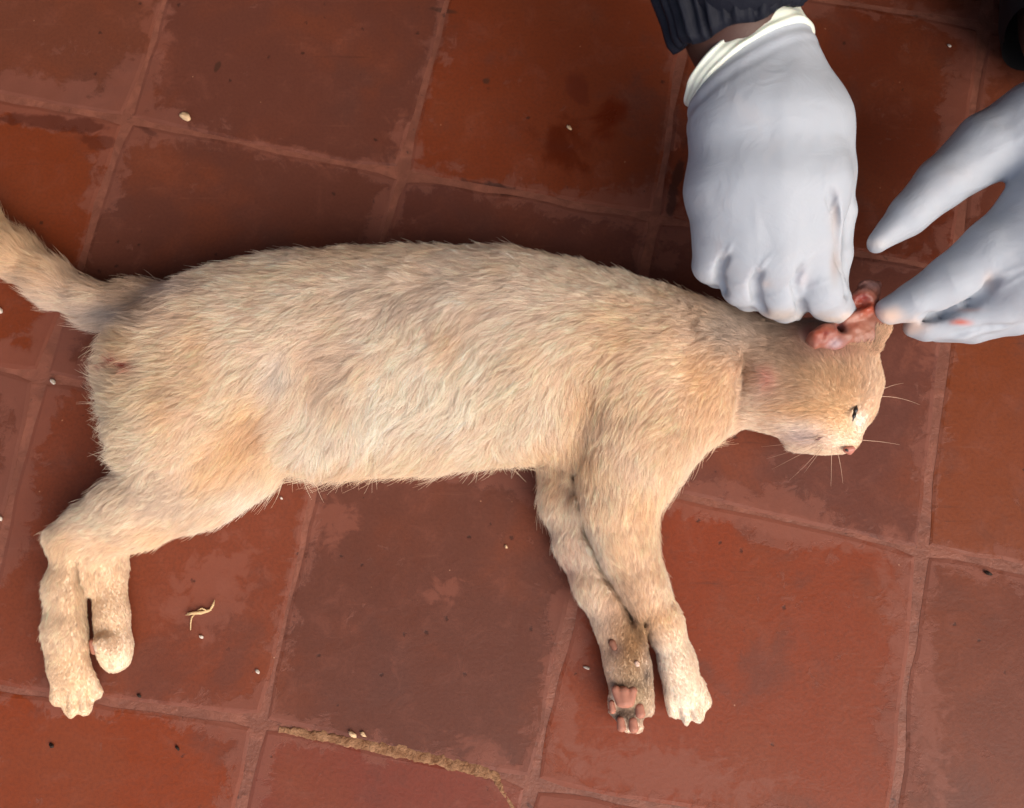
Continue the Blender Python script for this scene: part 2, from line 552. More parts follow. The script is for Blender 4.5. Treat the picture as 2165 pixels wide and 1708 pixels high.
for c_ in range(-3, 6):
    for r_ in range(-3, 5):
        q = [get_corner(c_, r_), get_corner(c_ + 1, r_), get_corner(c_ + 1, r_ + 1), get_corner(c_, r_ + 1)]
        cen = sum(q) / 4
        N = 12 if (c_, r_) in TC else 3
        V, U, F = [], [], []
        gap = 0.0024
        size = np.linalg.norm(q[1] - q[0])
        for j in range(N + 1):
            for i in range(N + 1):
                s, t = i / N, j / N
                m = gap / size
                s2, t2 = m + s * (1 - 2 * m), m + t * (1 - 2 * m)
                # worn, rounded corners
                if i in (0, N) and j in (0, N):
                    s2 += 0.010 * (1 if i == 0 else -1); t2 += 0.010 * (1 if j == 0 else -1)
                elif (i in (0, N) and j in (1, N - 1)) and N > 3:
                    s2 += 0.004 * (1 if i == 0 else -1)
                p = (q[0] * (1 - s2) + q[1] * s2) * (1 - t2) + (q[3] * (1 - s2) + q[2] * s2) * t2
                if i in (0, N) or j in (0, N):
                    p = p + np.array([vnoise(np.array([p[0], p[1], .3]), 22, 3 + c_ * .37 + r_), vnoise(np.array([p[0], p[1], .7]), 22, 5 + r_ * .53 + c_)]) * 0.0022 + rng.normal(0, 0.0004, 2)
                rim = (i in (0, N) or j in (0, N))
                V.append((p[0], p[1], -0.0005 if rim else 0.00025 * math.sin(7 * s + c_) * math.cos(5 * t + r_)))
                U.append((s, t))
        for j in range(N):
            for i in range(N):
                a = j * (N + 1) + i
                F.append((a, a + N + 1, a + N + 2, a + 1))
        # an inner ring close to the rim makes the worn arris; push ring one outwards
        if N > 3:
            for j in range(1, N):
                for i in range(1, N):
                    if i in (1, N - 1) or j in (1, N - 1):
                        a = j * (N + 1) + i
                        ii = 0 if i == 1 else N if i == N - 1 else i
                        jj = 0 if j == 1 else N if j == N - 1 else j
                        b = jj * (N + 1) + ii
                        pa, pb = np.array(V[a]), np.array(V[b])
                        d = pa[:2] - pb[:2]
                        dl = np.linalg.norm(d) * (0.72 if (ii != i and jj != j) else 1)
                        npos = pb[:2] + d / np.linalg.norm(d) * 0.0025
                        f = 1 - 0.0025 / np.linalg.norm(d)
                        V[a] = (npos[0], npos[1], 0.0)
                        U[a] = (U[a][0] * (1 - f) + U[b][0] * f, U[a][1] * (1 - f) + U[b][1] * f)
        ring = [i for i in range(N + 1)] + [j * (N + 1) + N for j in range(1, N + 1)] + [N * (N + 1) + i for i in range(N - 1, -1, -1)] + [j * (N + 1) for j in range(N - 1, 0, -1)]
        b0 = len(V)
        for a in ring:
            V.append((V[a][0], V[a][1], -0.018)); U.append(U[a])
        for k in range(len(ring)):
            k2 = (k + 1) % len(ring)
            F.append((ring[k], ring[k2], b0 + k2, b0 + k))
        o = mesh_obj('tile', V, F, M_TILE, fl, smooth=False, uvs=U)
        cc = TC.get((c_, r_))
        if cc is None:
            k = rng.random()
            cc = (0.18 + 0.12 * k, 0.06 + 0.008 * k, 0.042 - 0.014 * k)
        o.color = (*cc, 1)

# sandy mortar standing in the joint under the big brown tile
pts = [(590, 1541), (650, 1552), (720, 1563), (790, 1578), (850, 1591), (910, 1604), (960, 1616), (1010, 1628), (1045, 1640), (1062, 1672), (1085, 1708), (1100, 1735)]
wid = [6, 10, 11, 12, 14, 14, 14, 13, 10, 6, 5, 4]
xs = np.linspace(0, len(pts) - 1, 420)
V, F = [], []
for k, x in enumerate(xs):
    u = np.interp(x, range(len(pts)), [p[0] for p in pts]); v = np.interp(x, range(len(pts)), [p[1] for p in pts])
    wv = np.interp(x, range(len(pts)), wid) / 3000
    p = P(u, v)
    x2 = min(x + .1, len(pts) - 1); x1 = x2 - .1
    d = P(np.interp(x2, range(len(pts)), [p_[0] for p_ in pts]), np.interp(x2, range(len(pts)), [p_[1] for p_ in pts])) - P(np.interp(x1, range(len(pts)), [p_[0] for p_ in pts]), np.interp(x1, range(len(pts)), [p_[1] for p_ in pts]))
    d /= np.linalg.norm(d); s = np.array([-d[1], d[0], 0])
    for j in range(9):
        t = j / 4 - 1
        r = vnoise(p + s * t * wv, 260, 3) * 0.0003 + vnoise(p + s * t * wv, 900, 4) * 0.0003
        wj = wv * (0.92 + 0.30 * vnoise(p, 140, 5 + j // 5) + 0.38 * vnoise(p, 520, 8 + j // 5))
        V.append(p + s * t * wj + np.array([0, 0, -0.0004 + 0.0006 * (1 - t ** 4) + r * (1 - t ** 8)]))
for k in range(len(xs) - 1):
    for j in range(8):
        a = k * 9 + j
        F.append((a, a + 9, a + 10, a + 1))
o = mesh_obj('mortar_joint', V, F, M_SAND, fl)

# ------------------------------------------------------------------ added unseen wall and ceiling that block the sky and darken the far floor
def box(name, lo, hi, m):
    V = [(x, y, z) for x in (lo[0], hi[0]) for y in (lo[1], hi[1]) for z in (lo[2], hi[2])]
    F = [(0, 1, 3, 2), (4, 6, 7, 5), (0, 4, 5, 1), (2, 3, 7, 6), (0, 2, 6, 4), (1, 5, 7, 3)]
    return tag(mesh_obj(name, V, F, m, smooth=False), kind='structure')


M_SHADE_WALL, nt, bs = mat('added_wall_brown', (0.16, 0.09, 0.06), 0.85, 0.2)
M_SHADE_CEIL, nt, bs = mat('added_ceiling_brown', (0.12, 0.08, 0.055), 0.8, 0.2)
box('added_shade_wall', (-4, 1.40, -0.02), (4, 1.60, 2.7), M_SHADE_WALL)
box('added_shade_ceiling', (-4, -0.62, 2.35), (4, 1.39, 2.45), M_SHADE_CEIL)

# ------------------------------------------------------------------ cat
CAT0 = P(700, 780, 0)
cat = empty('cat', CAT0)
tag(cat, 'cream and ginger short haired cat lying on its side on the red tiles', 'cat')


def child(name, V, F, m, parent=cat, **kw):
    org = CAT0 if parent is cat else np.array(parent.location) if parent.parent is None else np.zeros(3)
    return mesh_obj(name, np.asarray(V) - org, F, m, parent, **kw)


f = Field((-0.46, -0.30, -0.004), (0.33, 0.16, 0.135), 0.0021)
# trunk
f.chain([(355, 770, 104, .046, .038), (440, 758, 160, .050, .046), (560, 760, 205, .052, .049), (720, 760, 222, .053, .050), (900, 755, 222, .054, .051),
         (1060, 750, 212, .055, .052), (1200, 765, 196, .056, .052), (1330, 790, 178, .056, .052), (1440, 790, 148, .052, .046)], k=.02)
f.chain([(1440, 790, 148, .052, .046), (1530, 782, 106, .048, .040), (1600, 780, 86, .048, .036)], k=.02)
# haunch, near hind leg
f.chain([(345, 800, 104, .052, .040), (400, 900, 135, .056, .044), (440, 965, 112, .052, .038)], k=.025)
f.chain([(500, 960, 85, .045, .034), (400, 1010, 92, .045, .033), (290, 1080, 68, .038, .024), (190, 1125, 48, .033, .017), (138, 1146, 26, .032, .012), (122, 1140, 14, .032, .008)], k=.014)
f.chain([(165, 1165, 40, .032, .015), (143, 1240, 39, .030, .014), (141, 1330, 38, .027, .013), (146, 1410, 41, .022, .013)], k=.008)
for u0, v0, u1, v1, r in ((124, 1432, 123, 1474, 15.5), (149, 1445, 150, 1500, 16), (175, 1440, 178, 1494, 16), (194, 1420, 203, 1462, 13)):
    f.chain([(u0, v0, r, .021), (u1, v1, r, .0165), (u1 + 1, v1 + 9, r * .75, .014)], k=.0022)
# far hind foot
f.chain([(238, 1130, 34, .020, .014), (230, 1210, 32, .015, .012), (235, 1300, 32, .015, .012), (240, 1365, 33, .015, .012), (243, 1388, 30, .014, .011)], k=.006)
f.chain([(222, 1362, 22, .027, .008)], k=.004)
f.chain([(216, 1395, 17, .014), (238, 1402, 17, .013), (258, 1396, 15, .013)], k=.003)
# near front leg
f.chain([(1330, 800, 150, .060, .042), (1325, 920, 124, .062, .036), (1300, 1060, 82, .056, .030)], k=.02)
f.chain([(1305, 1050, 80, .054, .030), (1312, 1130, 66, .048, .026), (1348, 1230, 52, .041, .021), (1395, 1320, 42, .034, .017), (1425, 1400, 37, .027, .015), (1440, 1450, 40, .023, .014)], k=.008)
for u0, v0, u1, v1, r in ((1414, 1462, 1425, 1500, 14.5), (1438, 1470, 1450, 1514, 15), (1460, 1465, 1473, 1510, 15), (1474, 1442, 1488, 1482, 14)):
    f.chain([(u0, v0, r, .021), (u1, v1, r, .0165), (u1 + 2, v1 + 8, r * .75, .014)], k=.0022)
# far front leg, pads turned up
f.chain([(1200, 950, 66, .028, .024), (1200, 1060, 46, .024, .020), (1226, 1150, 42, .022, .017), (1262, 1235, 40, .022, .016), (1305, 1325, 38, .018, .014), (1325, 1400, 39, .017, .013), (1334, 1460, 42, .017, .012)], k=.010)
for u0, v0, u1, v1, r in ((1300, 1480, 1302, 1502, 15), (1318, 1500, 1322, 1530, 16), (1342, 1500, 1346, 1532, 17), (1360, 1475, 1366, 1498, 18)):
    f.chain([(u0, v0, r, .019), (u1, v1, r, .016)], k=.003)
# tail
f.chain([(400, 672, 60, .040, .030), (300, 650, 42, .032, .022), (200, 645, 33, .026, .018), (110, 600, 35, .024, .017), (40, 545, 36, .024, .017), (-50, 470, 36, .022, .017), (-120, 400, 36, .02, .016)], k=.012)
# head
f.chain([(1600, 785, 92, .050, .036), (1700, 800, 108, .058, .040), (1745, 800, 104, .058, .040)], k=.014)
f.chain([(1650, 850, 55, .054, .030)], k=.012)
f.chain([(1785, 835, 68, .056, .034), (1798, 868, 46, .053, .027)], k=.010)
f.chain([(1715, 878, 58, .050, .030), (1750, 912, 42, .046, .024), (1785, 930, 25, .046, .019)], k=.008)
f.chain([(1695, 902, 44, .040, .022), (1690, 924, 28, .036, .018)], k=.010)
f.chain([(1800, 895, 20, .060, .016), (1799, 938, 12, .054, .011)], k=.005)   # bridge of the nose
# mound of the ear base
f.chain([(1740, 735, 48, .070, .02), (1800, 725, 45, .075, .02)], k=.012)
f.chain([(625, 800, 70, .134, .034), (600, 880, 60, .128, .034)], k=.025, sub=True)
f.chain([(1195, 800, 50, .140, .034), (1185, 900, 55, .134, .034)], k=.022, sub=True)
# creases: neck fold, groin, elbow
f.chain([(1574, 745, 3, .090, .008), (1581, 775, 5, .093, .010), (1574, 812, 6, .093, .011), (1579, 850, 6, .088, .013), (1568, 892, 8, .078, .018)], k=.014, sub=True)
f.chain([(1245, 850, 10, .110, .008), (1226, 930, 12, .103, .012), (1208, 985, 14, .090, .016)], k=.016, sub=True)
f.chain([(560, 870, 12, .108, .006), (545, 930, 14, .103, .008), (590, 985, 14, .085, .010)], k=.02, sub=True)
for (u0, v0, u1, v1, r0, r1, zc) in ((196, 1192, 192, 1225, 3, 5, .016), (192, 1225, 196, 1300, 5, 7, .016), (196, 1300, 200, 1380, 7, 6, .016), (200, 1380, 222, 1440, 6, 8, .014),
                                     (1212, 1000, 1240, 1120, 5, 6, .060), (1240, 1120, 1285, 1220, 6, 6, .055), (1285, 1220, 1345, 1310, 6, 5, .048),
                                     (1350, 1310, 1378, 1380, 4, 8, .020), (1378, 1380, 1391, 1450, 8, 9, .016), (1391, 1450, 1402, 1560, 8, 9, .014)):
    f.chain([(u0, v0, r0, zc, .034), (u1, v1, r1, zc, .034)], k=.0025, sub=True)
for pts_ in ([(137, 1462), (137, 1490), (139, 1524)], [(162, 1466), (163, 1495), (165, 1524)], [(187, 1450), (189, 1474), (192, 1498)],
             [(1427, 1478), (1434, 1502), (1440, 1530)], [(1450, 1478), (1458, 1505), (1464, 1536)], [(1467, 1465), (1476, 1488), (1484, 1512)],
             [(228, 1392), (228, 1416)], [(249, 1390), (249, 1414)]):
    f.carve(pts_, 3.5, 4.2, .0028, .0018, .06)
for pts_ in ([(1372, 1505), (1362, 1530)], [(1310, 1500), (1300, 1515)]):
    f.carve(pts_, 4, 5, .002, .0015, .06)
f.plane((0, 0, 0.0008), (0, 0, -1))
bV, bF = f.mesh(3)
bN = normals(bV, bF)
_u, _v = proj(bV)
legk = np.clip((1080 - _v) / 160, 0.12, 1) * np.clip((1700 - _u) / 120, 0.2, 1)
lump = (fbm(bV, 28, 5, 2) * 0.0022 + fbm(bV, 80, 9, 2) * 0.0009) * legk
bV2 = bV + bN * lump[:, None] * np.clip((bV[:, 2:3] - 0.012) / 0.02, 0, 1)

# colour and fur guides in picture positions -------------------------------------------
CREAM = np.array([0.97, 0.79, 0.645]); GINGER = np.array([0.86, 0.595, 0.34]); GREY = np.array([0.76, 0.645, 0.56]); WHITE = np.array([0.98, 0.87, 0.77]); BROWN = np.array([0.38, 0.23, 0.13]); PINK = np.array([0.72, 0.42, 0.34])
BLOBS = [  # u, v, ru, rv, colour, strength
    (545, 890, 50, 80, GINGER, .8), (490, 960, 60, 60, GINGER, .6), (360, 860, 30, 90, GINGER, .45), (430, 720, 26, 90, GINGER, .45), (500, 640, 120, 40, CREAM, .6), (560, 1010, 60, 40, WHITE, .5), (340, 1130, 70, 22, GINGER, .4), (430, 1010, 30, 50, GINGER, .45), (1080, 860, 60, 60, GINGER, .3), (1480, 780, 50, 80, GINGER, .45), (1380, 900, 60, 60, GINGER, .35), (280, 770, 26, 90, GINGER, .45), (330, 720, 110, 60, GINGER, .25), (590, 790, 40, 55, np.array([.72, .68, .64]), .7),
    (690, 740, 90, 50, GREY, .35), (900, 620, 220, 70, np.array([.70, .60, .54]), .45), (1220, 930, 50, 110, GINGER, .55), (1150, 960, 80, 40, GINGER, .5),
    (1260, 800, 60, 110, GINGER, .35), (800, 985, 260, 30, GINGER, .45), (900, 860, 280, 100, WHITE, .65), (860, 620, 200, 70, WHITE, .35), (690, 800, 50, 40, np.array([.66, .52, .40]), .5), (720, 760, 60, 22, np.array([.66, .52, .40]), .4), (555, 912, 26, 30, np.array([.62, .42, .26]), .55), (230, 660, 40, 14, np.array([.45, .42, .44]), .6), (390, 605, 40, 12, np.array([.42, .34, .30]), .7), (230, 600, 120, 16, np.array([.60, .42, .26]), .6), (60, 520, 90, 24, np.array([.62, .44, .26]), .7), (650, 950, 60, 50, WHITE, .4),
    (1500, 850, 60, 90, GINGER, .35), (1560, 670, 110, 55, np.array([.46, .36, .29]), .65), (1577, 780, 6, 22, BROWN * .7, .75), (1575, 822, 5, 16, BROWN * .7, .7), (1572, 862, 6, 26, BROWN * .8, .75), (1640, 720, 70, 40, np.array([.42, .30, .24]), .6),  # upper neck: brown fur plus painted hand shadow; neck fold: painted crease shade
    (1740, 800, 90, 80, GINGER, .75), (1790, 860, 45, 60, GINGER, .6), (1700, 870, 70, 30, GINGER, .45), (1640, 840, 60, 60, CREAM, .5),
    (1700, 920, 38, 22, np.array([.62, .54, .56]), .85), (1822, 890, 16, 30, WHITE, .9), (1765, 935, 30, 18, WHITE, .4), (1815, 868, 12, 10, BROWN, .5),
    (1842, 820, 20, 50, WHITE, .3), (1715, 805, 130, 95, np.array([.54, .34, .20]), .72), (1660, 745, 90, 40, np.array([.40, .27, .19]), .6), (1620, 690, 70, 30, np.array([.34, .25, .20]), .6), (1595, 850, 26, 50, WHITE, .4), (1700, 862, 60, 14, GINGER * .85, .6), (1625, 798, 14, 22, np.array([.60, .24, .18]), .7), (1690, 900, 46, 14, WHITE, .5), (1712, 704, 26, 26, np.array([.20, .05, .045]), .95), (300, 640, 60, 30, BROWN, .55), (370, 605, 40, 20, GREY, .6), (250, 680, 80, 26, np.array([.52, .46, .44]), .5),  # neck browns beside the ear: brown coat with shade painted in
    (60, 600, 90, 60, np.array([.62, .48, .36]), .5), (0, 480, 70, 60, GINGER, .6), (120, 560, 120, 30, GINGER, .5),
    (150, 1250, 70, 90, np.array([.80, .60, .38]), .5), (150, 1450, 70, 90, np.array([.80, .60, .38]), .6), (235, 1300, 50, 120, np.array([.78, .58, .38]), .55), (235, 1368, 14, 12, BROWN, .5), (130, 1440, 25, 30, BROWN, .25),
    (1330, 1380, 46, 120, np.array([.46, .27, .14]), .9), (1345, 1550, 30, 14, CREAM, .6), (1360, 1340, 30, 40, np.array([.50, .29, .12]), .7), (1350, 1470, 36, 60, np.array([.46, .33, .20]), .8), (1322, 1508, 34, 18, np.array([.10, .045, .025]), .9), (1320, 1446, 34, 9, np.array([.14, .07, .04]), .75), (1367, 1424, 7, 14, np.array([.10, .05, .03]), .85),
    (1300, 1372, 16, 18, PINK * .45, .9), (1350, 1350, 22, 30, np.array([.34, .17, .07]), .6), (1215, 1180, 40, 60, PINK, .25),
    (1340, 1100, 50, 80, GINGER, .3), (1395, 1310, 40, 30, GINGER, .55), (1390, 1380, 22, 40, WHITE, .6), (1440, 1500, 60, 60, WHITE, .25), (1250, 1170, 40, 70, WHITE, .4),
    (1240, 1290, 25, 30, GREY, .4), (270, 775, 26, 6, np.array([.50, .05, .03]), 1.0), (1628, 800, 20, 22, PINK, .45),
    (1190, 1210, 16, 20, PINK, .3), (1760, 740, 70, 26, np.array([.62, .36, .28]), .7), (250, 880, 70, 160, np.array([.78, .66, .47]), .5), (380, 1060, 120, 50, np.array([.66, .56, .44]), .4),
    (540, 1060, 90, 30, WHITE, .6), (1000, 780, 160, 90, WHITE, .25), (262, 776, 30, 8, np.array([.42, .03, .02]), 1.0), (1535, 700, 60, 40, GREY * .8, .5), (1770, 870, 40, 40, GINGER * .85, .4), (1814, 886, 12, 18, WHITE, .7)]  # grey neck spot: fur grey with hand shadow painted in


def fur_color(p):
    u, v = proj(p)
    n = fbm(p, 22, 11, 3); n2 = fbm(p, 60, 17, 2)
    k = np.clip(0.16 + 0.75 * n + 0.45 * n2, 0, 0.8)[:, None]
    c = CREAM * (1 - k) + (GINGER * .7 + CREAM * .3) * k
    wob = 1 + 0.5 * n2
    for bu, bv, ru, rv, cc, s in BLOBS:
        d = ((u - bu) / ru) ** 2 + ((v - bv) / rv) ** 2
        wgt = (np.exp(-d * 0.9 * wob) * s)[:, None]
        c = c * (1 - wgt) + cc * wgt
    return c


FLOW = np.array([  # u, v, du, dv, length mm, spread
    (470, 560, -1, .10, 8, .5), (700, 520, -1, .05, 8, .4), (950, 510, -1, .1, 8, .35), (1180, 560, -.9, -.05, 8, .4), (500, 700, -.9, .35, 10, .6), (500, 860, -.8, .5, 11, .7), (700, 700, -.8, .5, 10, .6),
    (700, 860, -.5, .85, 12, .7), (660, 985, -.1, 1, 15, .9), (760, 980, -.2, 1, 16, .95), (950, 970, -.2, 1, 14, .9), (1080, 960, -.2, 1, 12, .8), (900, 700, -.75, .55, 10, .55), (930, 850, -.5, .8, 12, .6), (1080, 650, -.8, .45, 9, .5), (1100, 880, -.45, .8, 12, .7),
    (1250, 680, -.85, .4, 9, .5), (1300, 850, -.6, .75, 10, .6), (1250, 950, -.2, 1, 10, .6), (1400, 720, -.9, .3, 8, .5), (1430, 880, -.5, .8, 9, .6), (1480, 950, .2, 1, 11, .8), (1420, 1020, .3, 1, 10, .7), (1500, 780, -.9, .35, 8, .5),
    (300, 700, -1, .3, 11, .7), (240, 740, -1, .1, 14, 1.0), (240, 830, -1, .15, 15, 1.1), (240, 950, -.95, .3, 14, 1.0), (400, 1000, -.8, .5, 9, .5), (520, 1050, -.6, .8, 10, .6), (300, 1100, -.85, .5, 8, .4), (180, 1120, -.7, .6, 6, .4),
    (130, 1220, -.35, 1, 5, .6), (105, 1320, -.6, .9, 6, .8), (165, 1300, -.1, 1, 3, .2), (150, 1420, -.15, 1, 2.6, .2), (160, 1480, 0, 1, 1.3, .12), (160, 1510, 0, 1, 1.2, .12), (230, 1250, .1, 1, 2.2, .15), (235, 1320, .1, 1, 2.0, .12), (240, 1390, 0, 1, 1.5, .1),
    (300, 640, -1, .1, 9, .5), (200, 650, -1, .2, 11, .6), (100, 600, -.8, -.4, 12, .5), (20, 530, -.7, -.7, 12, .5), (-60, 460, -.7, -.7, 12, .5),
    (1330, 1020, -.1, 1, 8, .5), (1190, 1010, -.5, 1, 8, .7), (1220, 1140, -.1, 1, 6, .5), (1330, 1130, 0, 1, 6, .4), (1265, 1240, .2, 1, 6, .6), (1350, 1240, .15, 1, 5.5, .4), (1300, 1330, .15, 1, 2.6, .25),
    (1400, 1330, .2, 1, 4, .3), (1330, 1400, .05, 1, 1.7, .15), (1335, 1470, .05, 1, 1.5, .15), (1400, 1420, .25, 1, 2.4, .2), (1450, 1450, .25, 1, 3.2, .3), (1445, 1490, .3, 1, 1.8, .2), (1460, 1520, .3, 1, 1.5, .2), (1485, 1490, .5, 1, 2.2, .3), (1340, 1520, 0, 1, 1.8, .2),
    (1540, 860, -.5, .8, 8, .6), (1550, 720, -1, 0, 8, .5), (1620, 720, -1, -.1, 6, .4), (1620, 850, -1, .3, 6, .4), (1700, 760, -.8, -.6, 5, .4), (1700, 860, -.95, .1, 4.5, .3), (1780, 800, -.5, -.8, 4, .3),
    (1840, 800, -.1, -1, 3.5, .3), (1800, 880, -.4, -.7, 2.2, .2), (1790, 930, -.7, -.4, 1.3, .1), (1700, 930, -1, .3, 3.2, .3), (1750, 925, -1, .1, 2, .2), (1650, 900, -.9, .5, 5, .4), (1770, 730, -.1, -1, 3.5, .4)], float)


def flow_at(p):
    u, v = proj(p)
    acc = np.zeros((len(p), 4)); tw = np.zeros(len(p))
    for fu, fv, du, dv, ln, sp_ in FLOW:
        d2 = (u - fu) ** 2 + (v - fv) ** 2
        wt = 1 / (d2 + 900) ** 1.6
        nn = math.hypot(du, dv)
        acc[:, 0] += wt * du / nn; acc[:, 1] += wt * -dv / nn; acc[:, 2] += wt * ln; acc[:, 3] += wt * sp_
        tw += wt
    acc /= tw[:, None]
    return acc


# skin material (seen between hairs)
M_SKIN, nt, bs = mat('cat_skin', rough=0.8, spec=0.1)
at = nt.nodes.new('ShaderNodeAttribute'); at.attribute_name = 'tint'
nt.links.new(at.outputs['Color'], bs.inputs['Base Color'])
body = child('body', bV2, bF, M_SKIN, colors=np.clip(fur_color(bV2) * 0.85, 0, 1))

M_FUR, nt, bs = mat('fur_strands', rough=0.55, spec=0.25)
at = nt.nodes.new('ShaderNodeAttribute'); at.attribute_name = 'tint'
nt.links.new(at.outputs['Color'], bs.inputs['Base Color'])
tr = nt.nodes.new('ShaderNodeBsdfTranslucent'); nt.links.new(at.outputs['Color'], tr.inputs['Color'])
mx = nt.nodes.new('ShaderNodeMixShader'); mx.inputs[0].default_value = 0.42
nt.links.new(bs.outputs[0], mx.inputs[1]); nt.links.new(tr.outputs[0], mx.inputs[2])
nt.links.new(mx.outputs[0], nt.nodes['Material Output'].inputs['Surface'])


def sample_surface(V, F, N, keep):
    a, b, c_, d = (V[F[:, k]] for k in range(4))
    area = 0.5 * (np.linalg.norm(np.cross(b - a, c_ - a), axis=1) + np.linalg.norm(np.cross(c_ - a, d - a), axis=1))
    Nn = normals(V, F)
    wt = area * keep((a + c_) / 2, Nn[F[:, 0]])
    fi = rng.choice(len(F), N, p=wt / wt.sum())
    s, t = rng.random(N)[:, None], rng.random(N)[:, None]
    p = (a[fi] * (1 - s) + b[fi] * s) * (1 - t) + (d[fi] * (1 - s) + c_[fi] * s) * t
    n = (Nn[F[fi, 0]] * (1 - s) + Nn[F[fi, 1]] * s) * (1 - t) + (Nn[F[fi, 3]] * (1 - s) + Nn[F[fi, 2]] * s) * t
    return p, n / np.linalg.norm(n, axis=1)[:, None]


PADS = [(1320, 1472, 26, 20), (1353, 1502, 10, 16), (1339, 1532, 10, 17), (1313, 1530, 9, 16), (1294, 1494, 7, 14)]
BARE = PADS + [(1722, 706, 34, 26), (1800, 705, 40, 18), (1797, 951, 11, 8), (1808, 868, 4, 15), (200, 1368, 6, 12)]


def keep_fur(p, n):
    u, v = proj(p)
    k = np.where((n[:, 2] < -0.45), 0.0, 1.0)
    for bu, bv, ru, rv in BARE:
        k = np.where(((u - bu) / ru) ** 2 + ((v - bv) / rv) ** 2 < 1, 0.0, k)
    fl_ = flow_at(p)
    return k * np.clip(10.5 / fl_[:, 2], 1.0, 3.0)


NH = 430000
fp, fn_ = sample_surface(bV2, bF, NH, keep_fur)
fl_ = flow_at(fp)
uu, vv = proj(fp)


def hair_dirs(p, n, flw, jit):
    d = np.zeros_like(p)
    d[:, 0] = flw[:, 0]; d[:, 1] = flw[:, 1]
    ang = fbm(p, 30, 23, 2) * 0.7 + fbm(p, 95, 29, 2) * 0.5
    ca, sa = np.cos(ang), np.sin(ang)
    d[:, 0], d[:, 1] = d[:, 0] * ca - d[:, 1] * sa, d[:, 0] * sa + d[:, 1] * ca
    d = d - n * (d * n).sum(1)[:, None]
    d /= np.linalg.norm(d, axis=1)[:, None] + 1e-6
    d += rng.normal(0, jit, p.shape)
    return d


tang = hair_dirs(fp, fn_, fl_, 0.16)
# clumps
NG = 30000
gi = rng.choice(NH, NG, replace=False)
kd = KDTree(NG)
for k, g_ in enumerate(gi):
    kd.insert(fp[g_], k)
kd.balance()
near = np.fromiter((kd.find(p)[1] for p in fp), dtype=int, count=NH)
ln = fl_[:, 2] * 0.00088 * (0.75 + 0.5 * rng.random(NH)) * (1 + 0.25 * fbm(fp, 70, 31, 2))
guard = rng.random(NH) < 0.035 * np.clip((fl_[:, 2] - 4) / 5, 0, 1.6)
ln = np.where(guard, ln * 1.5, ln)
lift = 0.32 + 0.35 * fl_[:, 3] * (0.6 + 0.8 * rng.random(NH))
sp_m = fl_[:, 3]
# fewer lifted hairs where the coat lies flat
K = 6
T = np.linspace(0, 1, K)
curl = vnoise(fp[gi], 400, 3)[near]
side = np.cross(fn_, tang)
pts_h = np.zeros((NH, K, 3), np.float32)
for k, t in enumerate(T):
    s = t * ln
    pts_h[:, k] = fp + tang * (s * (0.75 + 0.25 * t))[:, None] + fn_ * (s * lift * (1 - 0.55 * t))[:, None] + side * (s * 0.35 * t * curl)[:, None]
gpts = pts_h[gi]
gl = ln[gi]
amt = np.where(guard, 0.12, 0.15 + 0.60 * rng.random(NH))
for k, t in enumerate(T):
    g_here = gpts[near, k]
    wgt = (amt * t ** 1.3)[:, None]
    ratio = np.clip(ln / gl[near], 0.6, 1.3)[:, None]
    g_scaled = fp[gi][near] + (g_here - fp[gi][near]) * ratio
    pts_h[:, k] = pts_h[:, k] * (1 - wgt) + g_scaled * wgt
pts_h[:, :, 2] = np.maximum(pts_h[:, :, 2], 0.0006)
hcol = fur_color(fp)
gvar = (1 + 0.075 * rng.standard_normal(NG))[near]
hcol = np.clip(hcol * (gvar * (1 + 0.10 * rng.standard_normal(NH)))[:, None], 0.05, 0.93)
hc = bpy.data.hair_curves.new('fur')
hc.add_curves([K] * NH)
hc.position_data.foreach_set('vector', (pts_h - CAT0.astype(np.float32)).ravel())
ra = hc.attributes.new('radius', 'FLOAT', 'POINT')
rad = (0.000105 * (1 - 0.75 * T ** 1.5))[None, :] * np.clip(ln / 0.008, 0.75, 1.15)[:, None]
ra.data.foreach_set('value', rad.astype(np.float32).ravel())
ca_ = hc.attributes.new('tint', 'FLOAT_COLOR', 'POINT')
cc_ = np.ones((NH, K, 4), np.float32)
cc_[:, :, :3] = hcol[:, None, :] * (0.90 + 0.16 * T)[None, :, None]
ca_.data.foreach_set('color', np.clip(cc_, 0, 0.95).ravel())
hc.materials.append(M_FUR)
fo = bpy.data.objects.new('fur', hc)
col.objects.link(fo)
fo.parent = cat

# pads, nose, eye -----------------------------------------------------------------------
M_PAD, nt, bs = mat('paw_pad_skin', (0.40, 0.17, 0.115), 0.55, 0.3)
bs.inputs['Subsurface Weight'].default_value = 0.15
bs.inputs['Subsurface Radius'].default_value = (0.004, 0.0015, 0.001)
nt.links.new(bump_n(nt, noise_n(nt, None, 300, 4), 0.3, 0.0005), bs.inputs['Normal'])
M_DARK, _, _ = mat('dark_slit', (0.02, 0.014, 0.012), 0.35, 0.5)
M_NOSE, nt, bs = mat('nose_skin', (0.42, 0.16, 0.12), 0.45, 0.4)


def surf_z(u, v):
    """height of the coat's skin under a picture position"""
    pu, pv = proj(bV2)
    d = (pu - u) ** 2 + (pv - v) ** 2
    m = (d < 144) & (bN[:, 2] > 0)
    if not m.any():
        return 0.02
    return float(bV2[m][:, 2].max())


def blob(name, nodes, m, k=0.002, h=0.0006, parent=cat, pad=0.006):
    ps = np.array([P(n[0], n[1], n[3]) for grp in nodes for n in grp])
    rr = max(R(n[2], n[3]) for grp in nodes for n in grp) + pad
    ff = Field(ps.min(0) - rr, ps.max(0) + rr, h)
    for grp in nodes:
        ff.chain(grp, k=k)
    V, F = ff.mesh(1)
    return child(name, V, F, m, parent)


def padz(u, v, up=0.0012):
    return surf_z(u, v) + up


